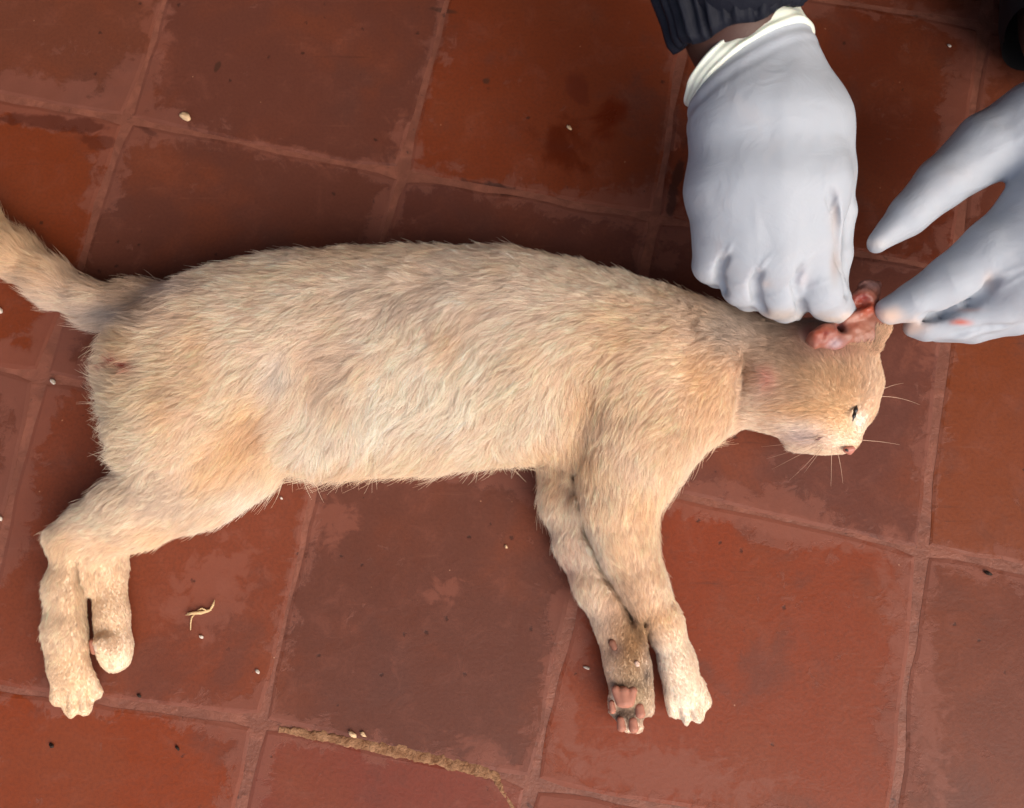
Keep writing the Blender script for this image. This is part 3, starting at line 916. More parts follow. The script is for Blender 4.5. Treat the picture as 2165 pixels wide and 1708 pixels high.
z0 = padz(1320, 1470, -0.0002)
blob('paw_pad', [[(1302, 1458, 9, z0), (1313, 1484, 11, z0)], [(1319, 1462, 11, z0 + .0005), (1321, 1484, 12, z0 + .0005)], [(1338, 1460, 9, z0), (1330, 1484, 11, z0)]], M_PAD, k=.0012)
for (u, v, r, l) in ((1353, 1502, 10, 7), (1339, 1532, 10, 8), (1313, 1530, 9, 8), (1294, 1494, 7, 8)):
    z = padz(u, v, -0.0006)
    blob('toe_pad', [[(u - 1, v - l, r * .85, z), (u + 1, v + l, r, z)]], M_PAD)
z = padz(1347, 1403, 0.0002)
M_BEAD, _, _ = mat('pale_claw_pad', (0.62, 0.42, 0.32), 0.5, 0.3)
M_PAD2, _, _ = mat('dirty_pad_skin', (0.20, 0.085, 0.055), 0.7, 0.2)
blob('wrist_pad', [[(1294, 1358, 8, padz(1296, 1360, -.0016)), (1299, 1368, 7, padz(1300, 1370, -.0016))]], M_PAD2)
blob('dewclaw_pad', [[(1346, 1401, 5, z), (1348, 1405, 5, z)]], M_BEAD)
blob('heel_pad', [[(196, 1358, 8, .020), (200, 1376, 8, .018)]], M_PAD)
zz = surf_z(1797, 950)
blob('nose', [[(1789, 951, 6.5, zz - .002), (1801, 949, 7, zz - .002)], [(1796, 956, 6, zz - .004)]], M_NOSE, k=.002)
blob('nostril', [[(1789, 951, 3.0, zz + .0009), (1792, 953, 2.4, zz + .0009)]], M_DARK, h=.0004)
zz = padz(1808, 868, 0.0002)
blob('eye', [[(1812, 856, 1.6, zz - .0004), (1809, 866, 3.4, zz + .0003), (1806, 878, 2.6, zz), (1803, 890, 1.4, zz - .0004)]], M_DARK, h=.0004)
M_LIP, _, _ = mat('lip_skin', (0.24, 0.13, 0.11), 0.6, 0.3)
blob('mouth', [[(1722, 931, 1.2, padz(1722, 931, .0001)), (1730, 928, 1.7, padz(1730, 928, .0002)), (1741, 923, 1.1, padz(1741, 923, .0001))]], M_LIP, h=.0004)

# whiskers
M_WH, nt, bs = mat('whisker', (0.62, 0.42, 0.30), 0.4, 0.4)
WH = [((1735, 932), (1690, 950), (1620, 970), .040, .020), ((1738, 936), (1690, 962), (1632, 992), .040, .018), ((1742, 938), (1715, 975), (1668, 1016), .040, .012),
      ((1745, 940), (1722, 970), (1700, 1000), .042, .02), ((1758, 945), (1758, 985), (1757, 1028), .044, .014), ((1768, 945), (1778, 980), (1782, 1022), .044, .014),
      ((1730, 926), (1672, 940), (1610, 944), .044, .03), ((1865, 838), (1905, 838), (1945, 856), .06, .05), ((1868, 822), (1890, 812), (1910, 810), .06, .05), ((1815, 930), (1860, 932), (1902, 940), .05, .04)]
for a, b, c_, z0, z1 in WH:
    z0 = max(z0, padz(*a, .0018))
    A, B, C_ = P(*a, z0), P(*b, (z0 + z1) / 2 + .003), P(*c_, z1)
    path = [A * (1 - t) ** 2 + 2 * B * t * (1 - t) + C_ * t * t for t in np.linspace(0, 1, 9)]
    V, F = tube(path, np.linspace(0.00018, 0.00005, 9), 5)
    child('whisker', V, F, M_WH)

# pulled ear ---------------------------------------------------------------------------
M_EAR, nt, bs = mat('ear_flesh', rough=0.42, spec=0.4)
at = nt.nodes.new('ShaderNodeAttribute'); at.attribute_name = 'tint'
nt.links.new(at.outputs['Color'], bs.inputs['Base Color'])
bs.inputs['Subsurface Weight'].default_value = 0.12
bs.inputs['Subsurface Radius'].default_value = (0.004, 0.0015, 0.001)
ppos = nt.nodes.new('ShaderNodeNewGeometry').outputs['Position']
nt.links.new(bump_n(nt, noise_n(nt, ppos, 380, 5, 0.6), 0.5, 0.0006), bs.inputs['Normal'])
fe = Field(P(1660, 780, .05) - .01, P(1910, 570, .115) + .012, 0.0008)
fe.chain([(1722, 722, 20, .097, .0035), (1760, 712, 24, .098, .003), (1800, 690, 26, .0975, .003), (1826, 655, 24, .097, .0025), (1838, 625, 18, .097, .002)], k=.006)
# front flap from the head to the fingertip, back flap to the loose tip, folds of the open hollow between them
fe.chain([(1795, 742, 40, .086, .007), (1828, 712, 38, .092, .0045), (1856, 686, 24, .095, .003), (1872, 668, 12, .096, .002)], k=.006)
fe.chain([(1738, 742, 34, .080, .010), (1768, 726, 30, .086, .007), (1800, 712, 22, .090, .005)], k=.006)
fe.chain([(1738, 738, 14, .096, .004), (1765, 722, 14, .099, .004), (1790, 708, 10, .099, .003)], k=.004)
fe.chain([(1786, 684, 14, .094, .003), (1806, 660, 17, .096, .003), (1826, 638, 20, .097, .003), (1836, 612, 20, .097, .002), (1858, 600, 8, .096, .0012)], k=.004)
fe.chain([(1806, 628, 8, .099, .003), (1826, 620, 8, .100, .003), (1842, 630, 7, .100, .003)], k=.004)
fe.chain([(1792, 676, 9, .100, .0035), (1815, 664, 9, .101, .0035), (1838, 652, 9, .101, .003)], k=.0025)
fe.chain([(1722, 728, 7, .100, .004), (1725, 710, 9, .102, .004), (1742, 697, 9, .103, .004), (1764, 692, 8, .102, .003)], k=.0045)
fe.chain([(1740, 722, 6, .102, .003), (1756, 706, 7, .103, .003), (1774, 698, 7, .102, .003)], k=.004)
fe.chain([(1776, 694, 10, .101, .007)], k=.004, sub=True)
fe.chain([(1824, 640, 10, .104, .0045), (1812, 648, 6, .104, .0045)], k=.003, sub=True)
eV, eF = fe.mesh(1)
eN = normals(eV, eF)
eV = eV + eN * (fbm(eV, 260, 41, 2) * 0.0007)[:, None]
eu, ev = proj(eV)
ec = np.tile(np.array([.50, .25, .17]), (len(eV), 1))
for bu, bv, ru, rv, cc, s in ((1822, 630, 24, 14, (.30, .02, .012), 1), (1828, 652, 26, 14, (.60, .12, .05), 1), (1803, 668, 18, 12, (.74, .42, .30), .9), (1778, 692, 12, 12, (.10, .04, .08), .95),
                              (1738, 706, 28, 20, (.50, .13, .06), 1), (1768, 726, 18, 12, (.60, .54, .60), .9), (1806, 696, 20, 10, (.46, .15, .09), .6), (1830, 715, 50, 30, (.40, .21, .14), .8), (1812, 690, 20, 8, (.42, .10, .06), .7),
                              (1842, 602, 30, 13, (.36, .27, .26), .95), (1748, 704, 12, 5, (.30, .06, .05), .6), (1830, 700, 30, 22, (.60, .34, .22), .7)):
    nz = 1 + 0.7 * fbm(eV, 220, 47, 2)
    wt = (np.exp(-(((eu - bu) / ru) ** 2 + ((ev - bv) / rv) ** 2) * nz) * s)[:, None]
    ec = ec * (1 - wt) + np.array(cc) * wt
ear = child('ear', eV, eF, M_EAR, colors=ec * np.array([.56, .42, .42]))
# short hair on the outer skin of the flap
def keep_ear(p, n):
    u, v = proj(p)
    return np.where((n[:, 2] > -.3) & ((v > 728) & (u > 1790) | (u > 1850) & (v > 690)), 1.0, 0.0)
ep, en = sample_surface(eV, eF, 3500, keep_ear)
ed = np.tile(np.array([0.35, 0.9, 0.0]), (len(ep), 1)) + rng.normal(0, .25, ep.shape)
ed -= en * (ed * en).sum(1)[:, None]
eh = np.zeros((len(ep), 4, 3), np.float32)
el = 0.0028 * (.6 + .8 * rng.random(len(ep)))
for k in range(4):
    t = k / 3
    eh[:, k] = ep + ed * (el * t)[:, None] + en * (el * .45 * t * (1 - .5 * t))[:, None]
ehc = bpy.data.hair_curves.new('ear_fur')
ehc.add_curves([4] * len(ep))
ehc.position_data.foreach_set('vector', (eh - CAT0.astype(np.float32)).ravel())
r_a = ehc.attributes.new('radius', 'FLOAT', 'POINT')
r_a.data.foreach_set('value', np.tile(np.array([.00010, .00009, .00007, .00003], np.float32), len(ep)))
c_a = ehc.attributes.new('tint', 'FLOAT_COLOR', 'POINT')
ecc = np.ones((len(ep), 4, 4), np.float32)
ecc[:, :, :3] = (np.array([.72, .50, .34]) * (1 + .2 * rng.standard_normal((len(ep), 1))))[:, None, :]
c_a.data.foreach_set('color', np.clip(ecc, .05, 1).ravel())
ehc.materials.append(M_FUR)
eo = bpy.data.objects.new('ear_fur', ehc)
col.objects.link(eo)
eo.parent = ear

# ------------------------------------------------------------------ person with gloves
PR0 = np.array([0.27, 0.80, 0.0])
person = empty('person', PR0)
tag(person, 'person in navy jacket and pale latex gloves crouching over the cat', 'person')


def pchild(name, V, F, m, parent=person, **kw):
    org = PR0
    return mesh_obj(name, np.asarray(V) - org, F, m, parent, **kw)


M_GLOVE, nt, bs = mat('latex_glove', (0.62, 0.64, 0.70), 0.58, 0.3)
bs.inputs['Subsurface Weight'].default_value = 0.35
bs.inputs['Subsurface Scale'].default_value = 1.0
bs.inputs['Subsurface Radius'].default_value = (0.006, 0.0045, 0.004)
ppos = nt.nodes.new('ShaderNodeNewGeometry').outputs['Position']
at = nt.nodes.new('ShaderNodeAttribute'); at.attribute_name = 'tint'
g1 = noise_n(nt, ppos, 35, 5, 0.6, 0.6)
nt.links.new(mix_n(nt, math_n(nt, 'MULTIPLY', ramp01(nt, g1, .5, .75), .18), at.outputs['Color'], (0.50, 0.46, 0.46)), bs.inputs['Base Color'])
hh = math_n(nt, 'ADD', noise_n(nt, ppos, 55, 4, 0.55, 1.2), math_n(nt, 'MULTIPLY', noise_n(nt, ppos, 600, 2), 0.06))
nt.links.new(bump_n(nt, hh, 0.35, 0.0022), bs.inputs['Normal'])
M_CUFF, nt, bs = mat('glove_cuff', (0.80, 0.78, 0.66), 0.4, 0.4)
bs.inputs['Subsurface Weight'].default_value = 0.15
M_ARM, nt, bs = mat('brown_skin', (0.065, 0.028, 0.020), 0.5, 0.35)
nt.links.new(bump_n(nt, noise_n(nt, nt.nodes.new('ShaderNodeNewGeometry').outputs['Position'], 500, 4), 0.2, 0.0006), bs.inputs['Normal'])
M_JACKET, nt, bs = mat('navy_nylon', (0.007, 0.008, 0.015), 0.65, 0.18)
nt.links.new(bump_n(nt, noise_n(nt, nt.nodes.new('ShaderNodeNewGeometry').outputs['Position'], 90, 5, .6, 1.0), 0.5, 0.002), bs.inputs['Normal'])
M_TROUSER, nt, bs = mat('dark_trousers', (0.012, 0.011, 0.013), 0.8, 0.2)
M_SHOE, nt, bs = mat('shoe_leather', (0.014, 0.011, 0.010), 0.4, 0.4)

GL = np.array([.37, .395, .44])


def glove_color(V, stains):
    u, v = proj(V)
    c = np.tile(GL, (len(V), 1))
    for bu, bv, ru, rv, cc, s in stains:
        nz = 1 + 0.8 * fbm(V, 130, 51, 2)
        wt = (np.exp(-(((u - bu) / ru) ** 2 + ((v - bv) / rv) ** 2) * nz) * s)[:, None]
        c = c * (1 - wt) + np.array(cc) * wt
    return c


def wr(f, k):
    return f


# -- right hand (holds the scruff and pinches the ear)
g = Field(P(1440, 720, .03) - .015, P(1830, 10, .19) + .02, 0.0014)
palm = [
    [(1560, 110, 84, .168, .024), (1535, 260, 68, .158, .026), (1513, 400, 54, .146, .023), (1517, 510, 46, .136, .019)],
    [(1585, 110, 86, .168, .024), (1590, 260, 84, .162, .030), (1580, 400, 66, .154, .026), (1577, 545, 50, .140, .020)],
    [(1610, 110, 86, .166, .024), (1650, 260, 88, .162, .030), (1650, 400, 68, .156, .027), (1650, 560, 50, .142, .020)],
    [(1630, 105, 74, .166, .024), (1700, 270, 68, .158, .028), (1722, 400, 62, .152, .026), (1722, 520, 50, .142, .020)],
    [(1655, 150, 50, .160, .022), (1715, 270, 60, .148, .026), (1758, 370, 46, .134, .021)]]
for ch in palm:
    g.chain(ch, k=.018)
fing = np.full_like(g.g, 0.05)
for ch in ([(1512, 490, 50, .136, .020), (1505, 558, 40, .124, .018), (1518, 576, 32, .106), (1535, 588, 27, .094)],
           [(1577, 530, 50, .139, .020), (1570, 600, 45, .123, .019), (1584, 620, 36, .104), (1602, 628, 30, .092)],
           [(1648, 545, 52, .141, .020), (1645, 622, 50, .122, .019), (1662, 642, 40, .104), (1688, 650, 30, .094)],
           [(1718, 505, 52, .141, .021), (1733, 612, 54, .122, .019), (1752, 634, 46, .108), (1776, 657, 28, .098), (1794, 664, 17, .096)]):
    g.chain(ch, k=.0035, target=fing)
thumb = [(1758, 360, 44, .134, .020), (1775, 450, 33, .122, .015), (1772, 540, 27, .110, .013), (1764, 610, 25, .098, .011), (1790, 660, 14, .093, .009)]
g.chain(thumb, k=.0035, target=fing)
kk = .005
hh = np.clip(0.5 + 0.5 * (g.g - fing) / kk, 0, 1)
g.g = g.g * (1 - hh) + fing * hh - kk * hh * (1 - hh)
# valleys between the fingers and beside the thumb
for pts_, r0, r1, dp in (([(1535, 540), (1522, 566), (1523, 590), (1530, 618)], 3, 6, .0042), ([(1606, 574), (1594, 597), (1599, 625), (1612, 660)], 3, 7, .0048),
                         ([(1697, 562), (1677, 593), (1688, 635), (1712, 680)], 3, 7, .0055), ([(1757, 405), (1759, 446), (1768, 490), (1770, 535), (1788, 585), (1796, 620)], 4, 11, .0075)):
    g.carve(pts_, r0, r1, dp, .004)
rimA, rimB = P(1462, 192, .165), P(1706, 62, .165)
axis = np.array([0, 0, 0.0]); ab = rimB - rimA
nrm = np.cross(ab, [0, 0, 1.0]); nrm /= np.linalg.norm(nrm)
if nrm[1] < 0: nrm = -nrm
g.plane((rimA + rimB) / 2, nrm)
gV, gF = g.mesh(2)
gN = normals(gV, gF)
# folds where the cuff is pulled back, and stretch lines over the knuckles
dd = ((gV - (rimA + rimB) / 2) @ nrm)
lat = ((gV - rimA) @ (ab / np.linalg.norm(ab)))
fold = np.sin((dd + 0.10 * lat + 0.002 * vnoise(gV, 40, 2)) * 2 * math.pi / 0.0095) * np.clip(1 + dd / 0.022, 0, 1) * 0.0009
gu, gv_ = proj(gV)
tens = np.zeros(len(gV))
for (u0, v0, an, ln_, wd, am) in ((1536, 536, 60, 24, 4, 1.0), (1610, 566, 55, 26, 4, 1.1), (1702, 554, 50, 28, 4, 1.1), (1748, 400, 95, 40, 5, .8), (1690, 480, 85, 60, 7, .5), (1600, 470, 95, 50, 7, .4),
                                  (1730, 600, 20, 36, 5, .6), (1640, 625, 10, 30, 4, .5), (1570, 600, 8, 30, 4, .5), (1760, 440, 60, 26, 3, 1.0), (1520, 560, 20, 22, 4, .5)):
    a_ = math.radians(an); du_, dv_ = gu - u0, gv_ - v0
    al = du_ * math.cos(a_) - dv_ * math.sin(a_); ac = du_ * math.sin(a_) + dv_ * math.cos(a_)
    tens += np.exp(-(al / ln_) ** 2 - (ac / wd) ** 2) * am * 0.0009
gV = gV + gN * (fold + tens * (gN[:, 2] > 0) + fbm(gV, 45, 61, 2) * 0.0007 + vnoise(gV * np.array([1, .35, .5]), 150, 63) * 0.00022)[:, None]
STN = [(1640, 668, 70, 12, (.42, .33, .26), .6), (1760, 676, 40, 8, (.45, .34, .25), .6), (1765, 560, 10, 40, (.32, .25, .22), .6), (1520, 520, 8, 10, (.3, .28, .3), .4), (1620, 600, 10, 8, (.45, .36, .33), .4), (1765, 460, 8, 40, (.50, .40, .36), .5), (1700, 590, 14, 20, (.52, .42, .44), .25), (1790, 668, 16, 10, (.70, .52, .42), .5)]
glove1 = pchild('glove', gV, gF, M_GLOVE, colors=glove_color(gV, STN))
glove1['label'] = 'glove closed over the neck of the cat'

# rolled cuff band: two beads and the doubled latex between them, following the glove's own outline
ax_ = ab / np.linalg.norm(ab)
selr = (dd > -0.0035) & (dd < -0.0002)
rimV = gV[selr]
mid_ = (rimV.max(0) + rimV.min(0)) / 2
mid_ = mid_ + nrm * (((rimA + rimB) / 2 - mid_) @ nrm)
qa, qz = (rimV - mid_) @ ax_, (rimV - mid_)[:, 2]
NS, NT = 96, 16
tha = np.arctan2(qz, qa); rr_ = np.hypot(qa, qz)
rimR = np.zeros(NS)
for i in range(NS):
    th = 2 * math.pi * i / NS
    dth = np.abs((tha - th + math.pi) % (2 * math.pi) - math.pi)
    rimR[i] = rr_[dth < 0.12].max() if (dth < 0.12).any() else np.nan
rimR = np.where(np.isnan(rimR), np.nanmean(rimR), rimR)
for _ in range(4):
    rimR = (np.roll(rimR, 1) + rimR * 2 + np.roll(rimR, -1)) / 4
V, F = [], []
for j in range(NT):
    t = j / (NT - 1)
    off = 0.0055 - 0.0135 * t
    pr = 0.0004 + 0.0016 * (math.exp(-((t - .10) / .10) ** 2) + 0.7 * math.exp(-((t - .86) / .10) ** 2) + .3 * math.exp(-((t - .5) / .12) ** 2)) - (0.0016 if j == NT - 1 else 0) - 0.003 * max(0, .2 - t)
    for i in range(NS):
        th = 2 * math.pi * i / NS
        wob = 0.0006 * math.sin(5 * th + 1 + 3 * t) + 0.0004 * math.sin(11 * th + 5 * t)
        r_ = rimR[i] + pr + wob
        V.append(mid_ + (ax_ * math.cos(th) + np.array([0, 0, 1]) * math.sin(th)) * r_ + nrm * (off * (1 + .25 * math.cos(th)) + .004 * math.sin(th)))
for j in range(NT - 1):
    for i in range(NS):
        a = j * NS + i; b = j * NS + (i + 1) % NS
        F.append((a, b, b + NS, a + NS))
# inner wall gives the band its thickness
n0 = len(V)
for i in range(NS):
    V.append(mid_ + (np.array(V[(NT - 1) * NS + i]) - mid_) * 0.0 + mid_ * 0 + ax_ * 0 + (np.array(V[i]) - mid_) * 0.93)
for i in range(NS):
    V.append(mid_ + (np.array(V[(NT - 1) * NS + i]) - mid_) * 0.93)
for i in range(NS):
    i2 = (i + 1) % NS
    F.append((n0 + i, n0 + i2, i2, i)); F.append(((NT - 1) * NS + i, (NT - 1) * NS + i2, n0 + NS + i2, n0 + NS + i)); F.append((n0 + i2, n0 + i, n0 + NS + i, n0 + NS + i2))
pchild('cuff', V, F, M_CUFF, glove1)

# -- left hand (thumb raised, index pinching the ear)
g = Field(P(1760, 780, .03) - .03, P(2700, 60, .20) + .02, 0.0016)
for ch in ([(2520, 300, 150, .170, .026), (2330, 350, 140, .158, .028), (2215, 430, 90, .146, .026)],
           [(2520, 330, 130, .170, .024), (2350, 450, 130, .150, .028), (2230, 540, 100, .134, .026), (2170, 590, 75, .124, .022)],
           [(2520, 290, 120, .172, .024), (2330, 270, 100, .160, .026), (2190, 262, 86, .150, .024)]):
    g.chain(ch, k=.018)
fing = np.full_like(g.g, 0.05)
for ch in ([(2190, 262, 90, .150, .024), (2085, 312, 76, .142, .021), (1992, 388, 58, .134, .018), (1920, 455, 43, .126, .015), (1856, 512, 24, .120, .010)],
           [(2190, 470, 86, .138, .023), (2105, 530, 74, .130, .020), (2015, 590, 56, .118, .017), (1935, 636, 43, .108, .014), (1880, 657, 31, .101, .011)],
           [(2180, 590, 66, .122, .019), (2110, 650, 48, .108, .016), (2030, 680, 38, .098, .013), (1960, 690, 30, .092, .011), (1932, 690, 22, .090, .009)],
           [(2240, 620, 64, .110, .018), (2150, 664, 44, .098, .015), (2060, 692, 32, .088, .012), (1985, 700, 22, .083, .010)],
           [(2300, 620, 60, .104, .018), (2230, 650, 42, .090, .015), (2150, 672, 28, .080, .012)]):
    g.chain(ch, k=.003, target=fing)
kk = .009
hh = np.clip(0.5 + 0.5 * (g.g - fing) / kk, 0, 1)
g.g = g.g * (1 - hh) + fing * hh - kk * hh * (1 - hh)
g.carve([(2102, 590), (2080, 612), (2040, 638), (1990, 660), (1950, 676)], 6, 9, .008, .004)
g.carve([(2140, 690), (2080, 694), (2010, 708)], 4, 6, .003, .003)
g.chain([(2100, 600, 5, .130, .012), (2060, 636, 8, .116, .012), (2000, 664, 8, .104, .010), (1950, 682, 6, .096, .008)], k=.004, sub=True)
rim2a, rim2b = P(2560, 150, .172), P(2600, 470, .172)
ab2 = rim2b - rim2a
n2 = np.cross(ab2, [0, 0, 1.0]); n2 /= np.linalg.norm(n2)
if n2[0] < 0: n2 = -n2
g.plane((rim2a + rim2b) / 2 - n2 * .01, n2)
hV, hF = g.mesh(2)
hN = normals(hV, hF)
hu, hv_ = proj(hV)
tens = np.zeros(len(hV))
for (u0, v0, an, ln_, wd, am) in ((2085, 388, 20, 40, 6, 1.2), (2100, 402, 28, 34, 5, 1.0), (1945, 478, 35, 30, 5, .5), (2130, 575, 20, 40, 5, .9), (2150, 590, 30, 30, 4, .8), (2010, 585, 115, 22, 5, .5), (1930, 630, 110, 18, 4, .4), (2140, 300, 30, 60, 8, .5)):
    a_ = math.radians(an); du_, dv_ = hu - u0, hv_ - v0
    al = du_ * math.cos(a_) - dv_ * math.sin(a_); ac = du_ * math.sin(a_) + dv_ * math.cos(a_)
    tens += np.exp(-(al / ln_) ** 2 - (ac / wd) ** 2) * am * 0.001
hV = hV + hN * (tens + fbm(hV, 45, 71, 2) * 0.0009 + vnoise(hV * np.array([.5, 1, .5]), 150, 73) * 0.00022)[:, None]
STN2 = [(2030, 681, 16, 5, (.55, .12, .07), .9), (2050, 655, 30, 4, (.50, .26, .2), .45), (1880, 668, 34, 18, (.72, .50, .38), .75), (1935, 690, 30, 14, (.68, .46, .34), .6), (2090, 590, 12, 20, (.5, .36, .3), .4), (1850, 515, 26, 12, (.62, .56, .52), .5)]
glove2 = pchild('glove', hV, hF, M_GLOVE, colors=glove_color(hV, STN2))
glove2['label'] = 'glove with raised thumb holding the ear tip'
m2 = (rim2a + rim2b) / 2 - n2 * .01
ax2 = ab2 / np.linalg.norm(ab2); hw2 = 0.040
V, F = [], []
for j in range(12):
    ph = 2 * math.pi * j / 12
    for i in range(48):
        th = 2 * math.pi * i / 48
        V.append(m2 + (ax2 * math.cos(th) * (hw2 + .003 * math.cos(ph)) + np.array([0, 0, 1]) * math.sin(th) * (.028 + .003 * math.cos(ph))) + n2 * .003 * math.sin(ph))
for j in range(12):
    for i in range(48):
        a = j * 48 + i; b = j * 48 + (i + 1) % 48; a2 = ((j + 1) % 12) * 48 + i; b2 = ((j + 1) % 12) * 48 + (i + 1) % 48
        F.append((a, b, b2, a2))
pchild('cuff', V, F, M_CUFF, glove2)

# -- body of the person, mostly out of the picture: arms, trunk, head, legs in one skin
W1 = P(1590, 190, .162); W1b = P(1560, 40, .176)
EL1 = np.array([0.10, 0.50, 0.32]); SH1 = np.array([0.09, 0.74, 0.70])
W2 = m2.copy(); EL2 = np.array([0.63, 0.46, 0.36]); SH2 = np.array([0.49, 0.76, 0.70])
HIP = np.array([0.28, 0.98, 0.34]); CHEST = np.array([0.29, 0.80, 0.62]); NECK = np.array([0.29, 0.70, 0.80]); HEAD = np.array([0.28, 0.60, 0.94])
KN1 = np.array([0.10, 0.62, 0.42]); FT1 = np.array([0.10, 0.74, 0.06]); KN2 = P(2345, 30, .066); FT2 = np.array([0.54, 0.95, 0.05])
b = Field((-0.12, 0.10, 0.0), (0.80, 1.16, 1.10), 0.008)
b.cone(W1, W1b, .026, .029, .021, .025, k=.01)
b.cone(W1b, EL1, .030, .042, .027, .040, k=.02); b.cone(EL1, SH1, .040, .052, k=.03)
b.cone(P(2350, 330, .16), W2, .022, .028, .018, .022, k=.01); b.cone(W2, EL2, .028, .042, k=.02); b.cone(EL2, SH2, .040, .052, k=.03)
b.cone(SH1, SH2, .055, .055, k=.04); b.cone(CHEST, HIP, .13, .14, .12, .13, k=.05)
b.cone(CHEST + np.array([0, -.03, .06]), CHEST, .12, .13, .1, .11, k=.05)
b.cone(NECK, HEAD, .052, .055, k=.03)
b.cone(HEAD + np.array([0, .02, .02]), HEAD + np.array([0, -.01, -.03]), .078, .062, .092, .075, k=.02)
b.cone(HEAD + np.array([0, -.09, -.02]), HEAD + np.array([0, -.075, .01]), .010, .007, k=.012)      # nose
for sx in (-1, 1):
    b.cone(HEAD + np.array([sx * .078, .02, -.01]), HEAD + np.array([sx * .080, .02, .02]), .008, .012, .018, .02, k=.006)
b.cone(HEAD + np.array([-.02, -.072, -.05]), HEAD + np.array([.02, -.072, -.05]), .008, .008, k=.008)
for hipx, kn, ft in ((-.08, KN1, FT1), (.08, KN2, FT2)):
    hp = HIP + np.array([hipx, 0, 0])
    b.cone(hp, kn, .085, .055, k=.04); b.cone(kn, ft, .052, .036, k=.02)
    b.cone(ft, ft + np.array([0, -.10 if ft is FT1 else .05, -.02]), .034, .028, k=.02)
pV, pF = b.mesh(2)
pbody = pchild('body', pV, pF, M_ARM)
# clothes follow the body
j = Field((-0.14, 0.16, 0.1), (0.80, 1.18, 0.92), 0.009)
j.cone(P(1548, -60, .20), EL1, .036, .054, k=.02); j.cone(EL1, SH1, .054, .068, k=.03)
j.cone(W2 * .8 + EL2 * .2, EL2, .040, .054, k=.02); j.cone(EL2, SH2, .054, .068, k=.03)
j.cone(SH1, SH2, .072, .072, k=.04); j.cone(CHEST, HIP, .148, .155, .138, .14, k=.05)
j.cone(CHEST + np.array([0, -.03, .06]), CHEST, .135, .148, .115, .13, k=.05)
j.cone(NECK, NECK + np.array([0, -.01, .03]), .068, .066, .05, .04, k=.02)
jV, jF = j.mesh(2)
jN = normals(jV, jF)
jV = jV + jN * (fbm(jV, 14, 81, 3) * 0.008)[:, None]
jacket = pchild('jacket', jV, jF, M_JACKET)
t_ = Field((-0.1, 0.25, 0.0), (0.80, 1.2, 0.60), 0.009)
for hipx, kn, ft in ((-.08, KN1, FT1), (.08, KN2, FT2)):
    hp = HIP + np.array([hipx, 0, 0])
    t_.cone(hp, kn, .105, .070, k=.04); t_.cone(kn, ft, .066, .050, k=.02)
t_.plane((0, 0, 0.003), (0, 0, -1))
tV, tF = t_.mesh(2)
tN = normals(tV, tF)
pchild('trousers', tV + tN * (fbm(tV, 16, 85, 3) * 0.006)[:, None] * np.clip((tV[:, 2:3] - .01) * 30, 0, 1), tF, M_TROUSER)
for ft, dy in ((FT1, -1), (FT2, 1)):
    s_ = Field(ft - np.array([.08, .22, .08]), ft + np.array([.08, .22, .1]), 0.005)
    fz = np.array([ft[0], ft[1], 0.042])
    s_.cone(fz + np.array([0, .04 * -dy, .01]), fz + np.array([0, .13 * dy, -.012]), .042, .038, .045, .028, k=.02)
    s_.plane((0, 0, 0.002), (0, 0, -1))
    sV, sF = s_.mesh(1)
    pchild('shoe', sV, sF, M_SHOE)
M_HAIR, nt, bs = mat('black_hair', (0.01, 0.008, 0.007), 0.7, 0.2)
s_ = Field(HEAD - .14, HEAD + .16, 0.006)
s_.cone(HEAD + np.array([0, .035, .035]), HEAD + np.array([0, .02, .03]), .082, .082, .088, .088, k=.01)
sV, sF = s_.mesh(1)
sN = normals(sV, sF)
pchild('hair', sV + sN * (fbm(sV, 90, 88, 2) * .003)[:, None], sF, M_HAIR)
M_EYE, _, _ = mat('eye_white', (0.7, 0.68, 0.64), 0.2, 0.5)
for sx in (-1, 1):
    s_ = Field(HEAD + np.array([sx * .03 - .02, -.10, -.02]), HEAD + np.array([sx * .03 + .02, -.04, .03]), 0.003)
    s_.cone(HEAD + np.array([sx * .030, -.064, .004]), HEAD + np.array([sx * .030, -.064, .004]), .0115, .0115, k=.001)
    sV, sF = s_.mesh(1)
    pchild('eye', sV, sF, M_EYE)

# gathered sleeve end, seen in the picture
A0 = P(1561, 58, .178)                      # centre of the hem
hemA, hemB = P(1437, 104, .178), P(1690, 12, .178)
e1 = hemB - hemA; hwS = np.linalg.norm(e1) / 2; e1 /= np.linalg.norm(e1)
A0 = (hemA + hemB) / 2
ax3 = EL1 - A0; ax3 -= e1 * (ax3 @ e1) * 0.35; ax3 /= np.linalg.norm(ax3)
e2 = np.cross(ax3, e1); e2 /= np.linalg.norm(e2)
if e2[2] < 0: e2 = -e2
V, F = [], []
NS, NT = 150, 40
for q in range(NT):
    t = q / (NT - 1)
    dist = t * 0.21
    grow = 1.0 + 0.22 * min(1, (t * 6)) + 0.20 * t
    hem = 0.0022 * math.exp(-((t - .03) / .03) ** 2)
    for i in range(NS):
        th = 2 * math.pi * i / NS
        ruf = 0.0021 * math.sin(31 * th + 2.0 * math.sin(3 * th) + 0.5 * math.sin(9 * t)) + 0.0013 * math.sin(17 * th + 1.3 + 1.2 * t) + 0.0009 * math.sin(53 * th)
        ruf *= math.exp(-((t - .10) / .25) ** 2) * (0.65 + .35 * min(1, t * 12))
        ruf += 0.004 * math.sin(3 * th + 12 * t) * t
        rx = hwS * grow + hem + ruf; rz = 0.030 * grow + hem + ruf
        V.append(A0 + ax3 * (dist + .0015 * math.sin(7 * th)) + e1 * rx * math.cos(th) + e2 * rz * math.sin(th))
for q in range(NT - 1):
    for i in range(NS):
        a = q * NS + i; bq = q * NS + (i + 1) % NS
        F.append((a, bq, bq + NS, a + NS))
n0 = len(V)
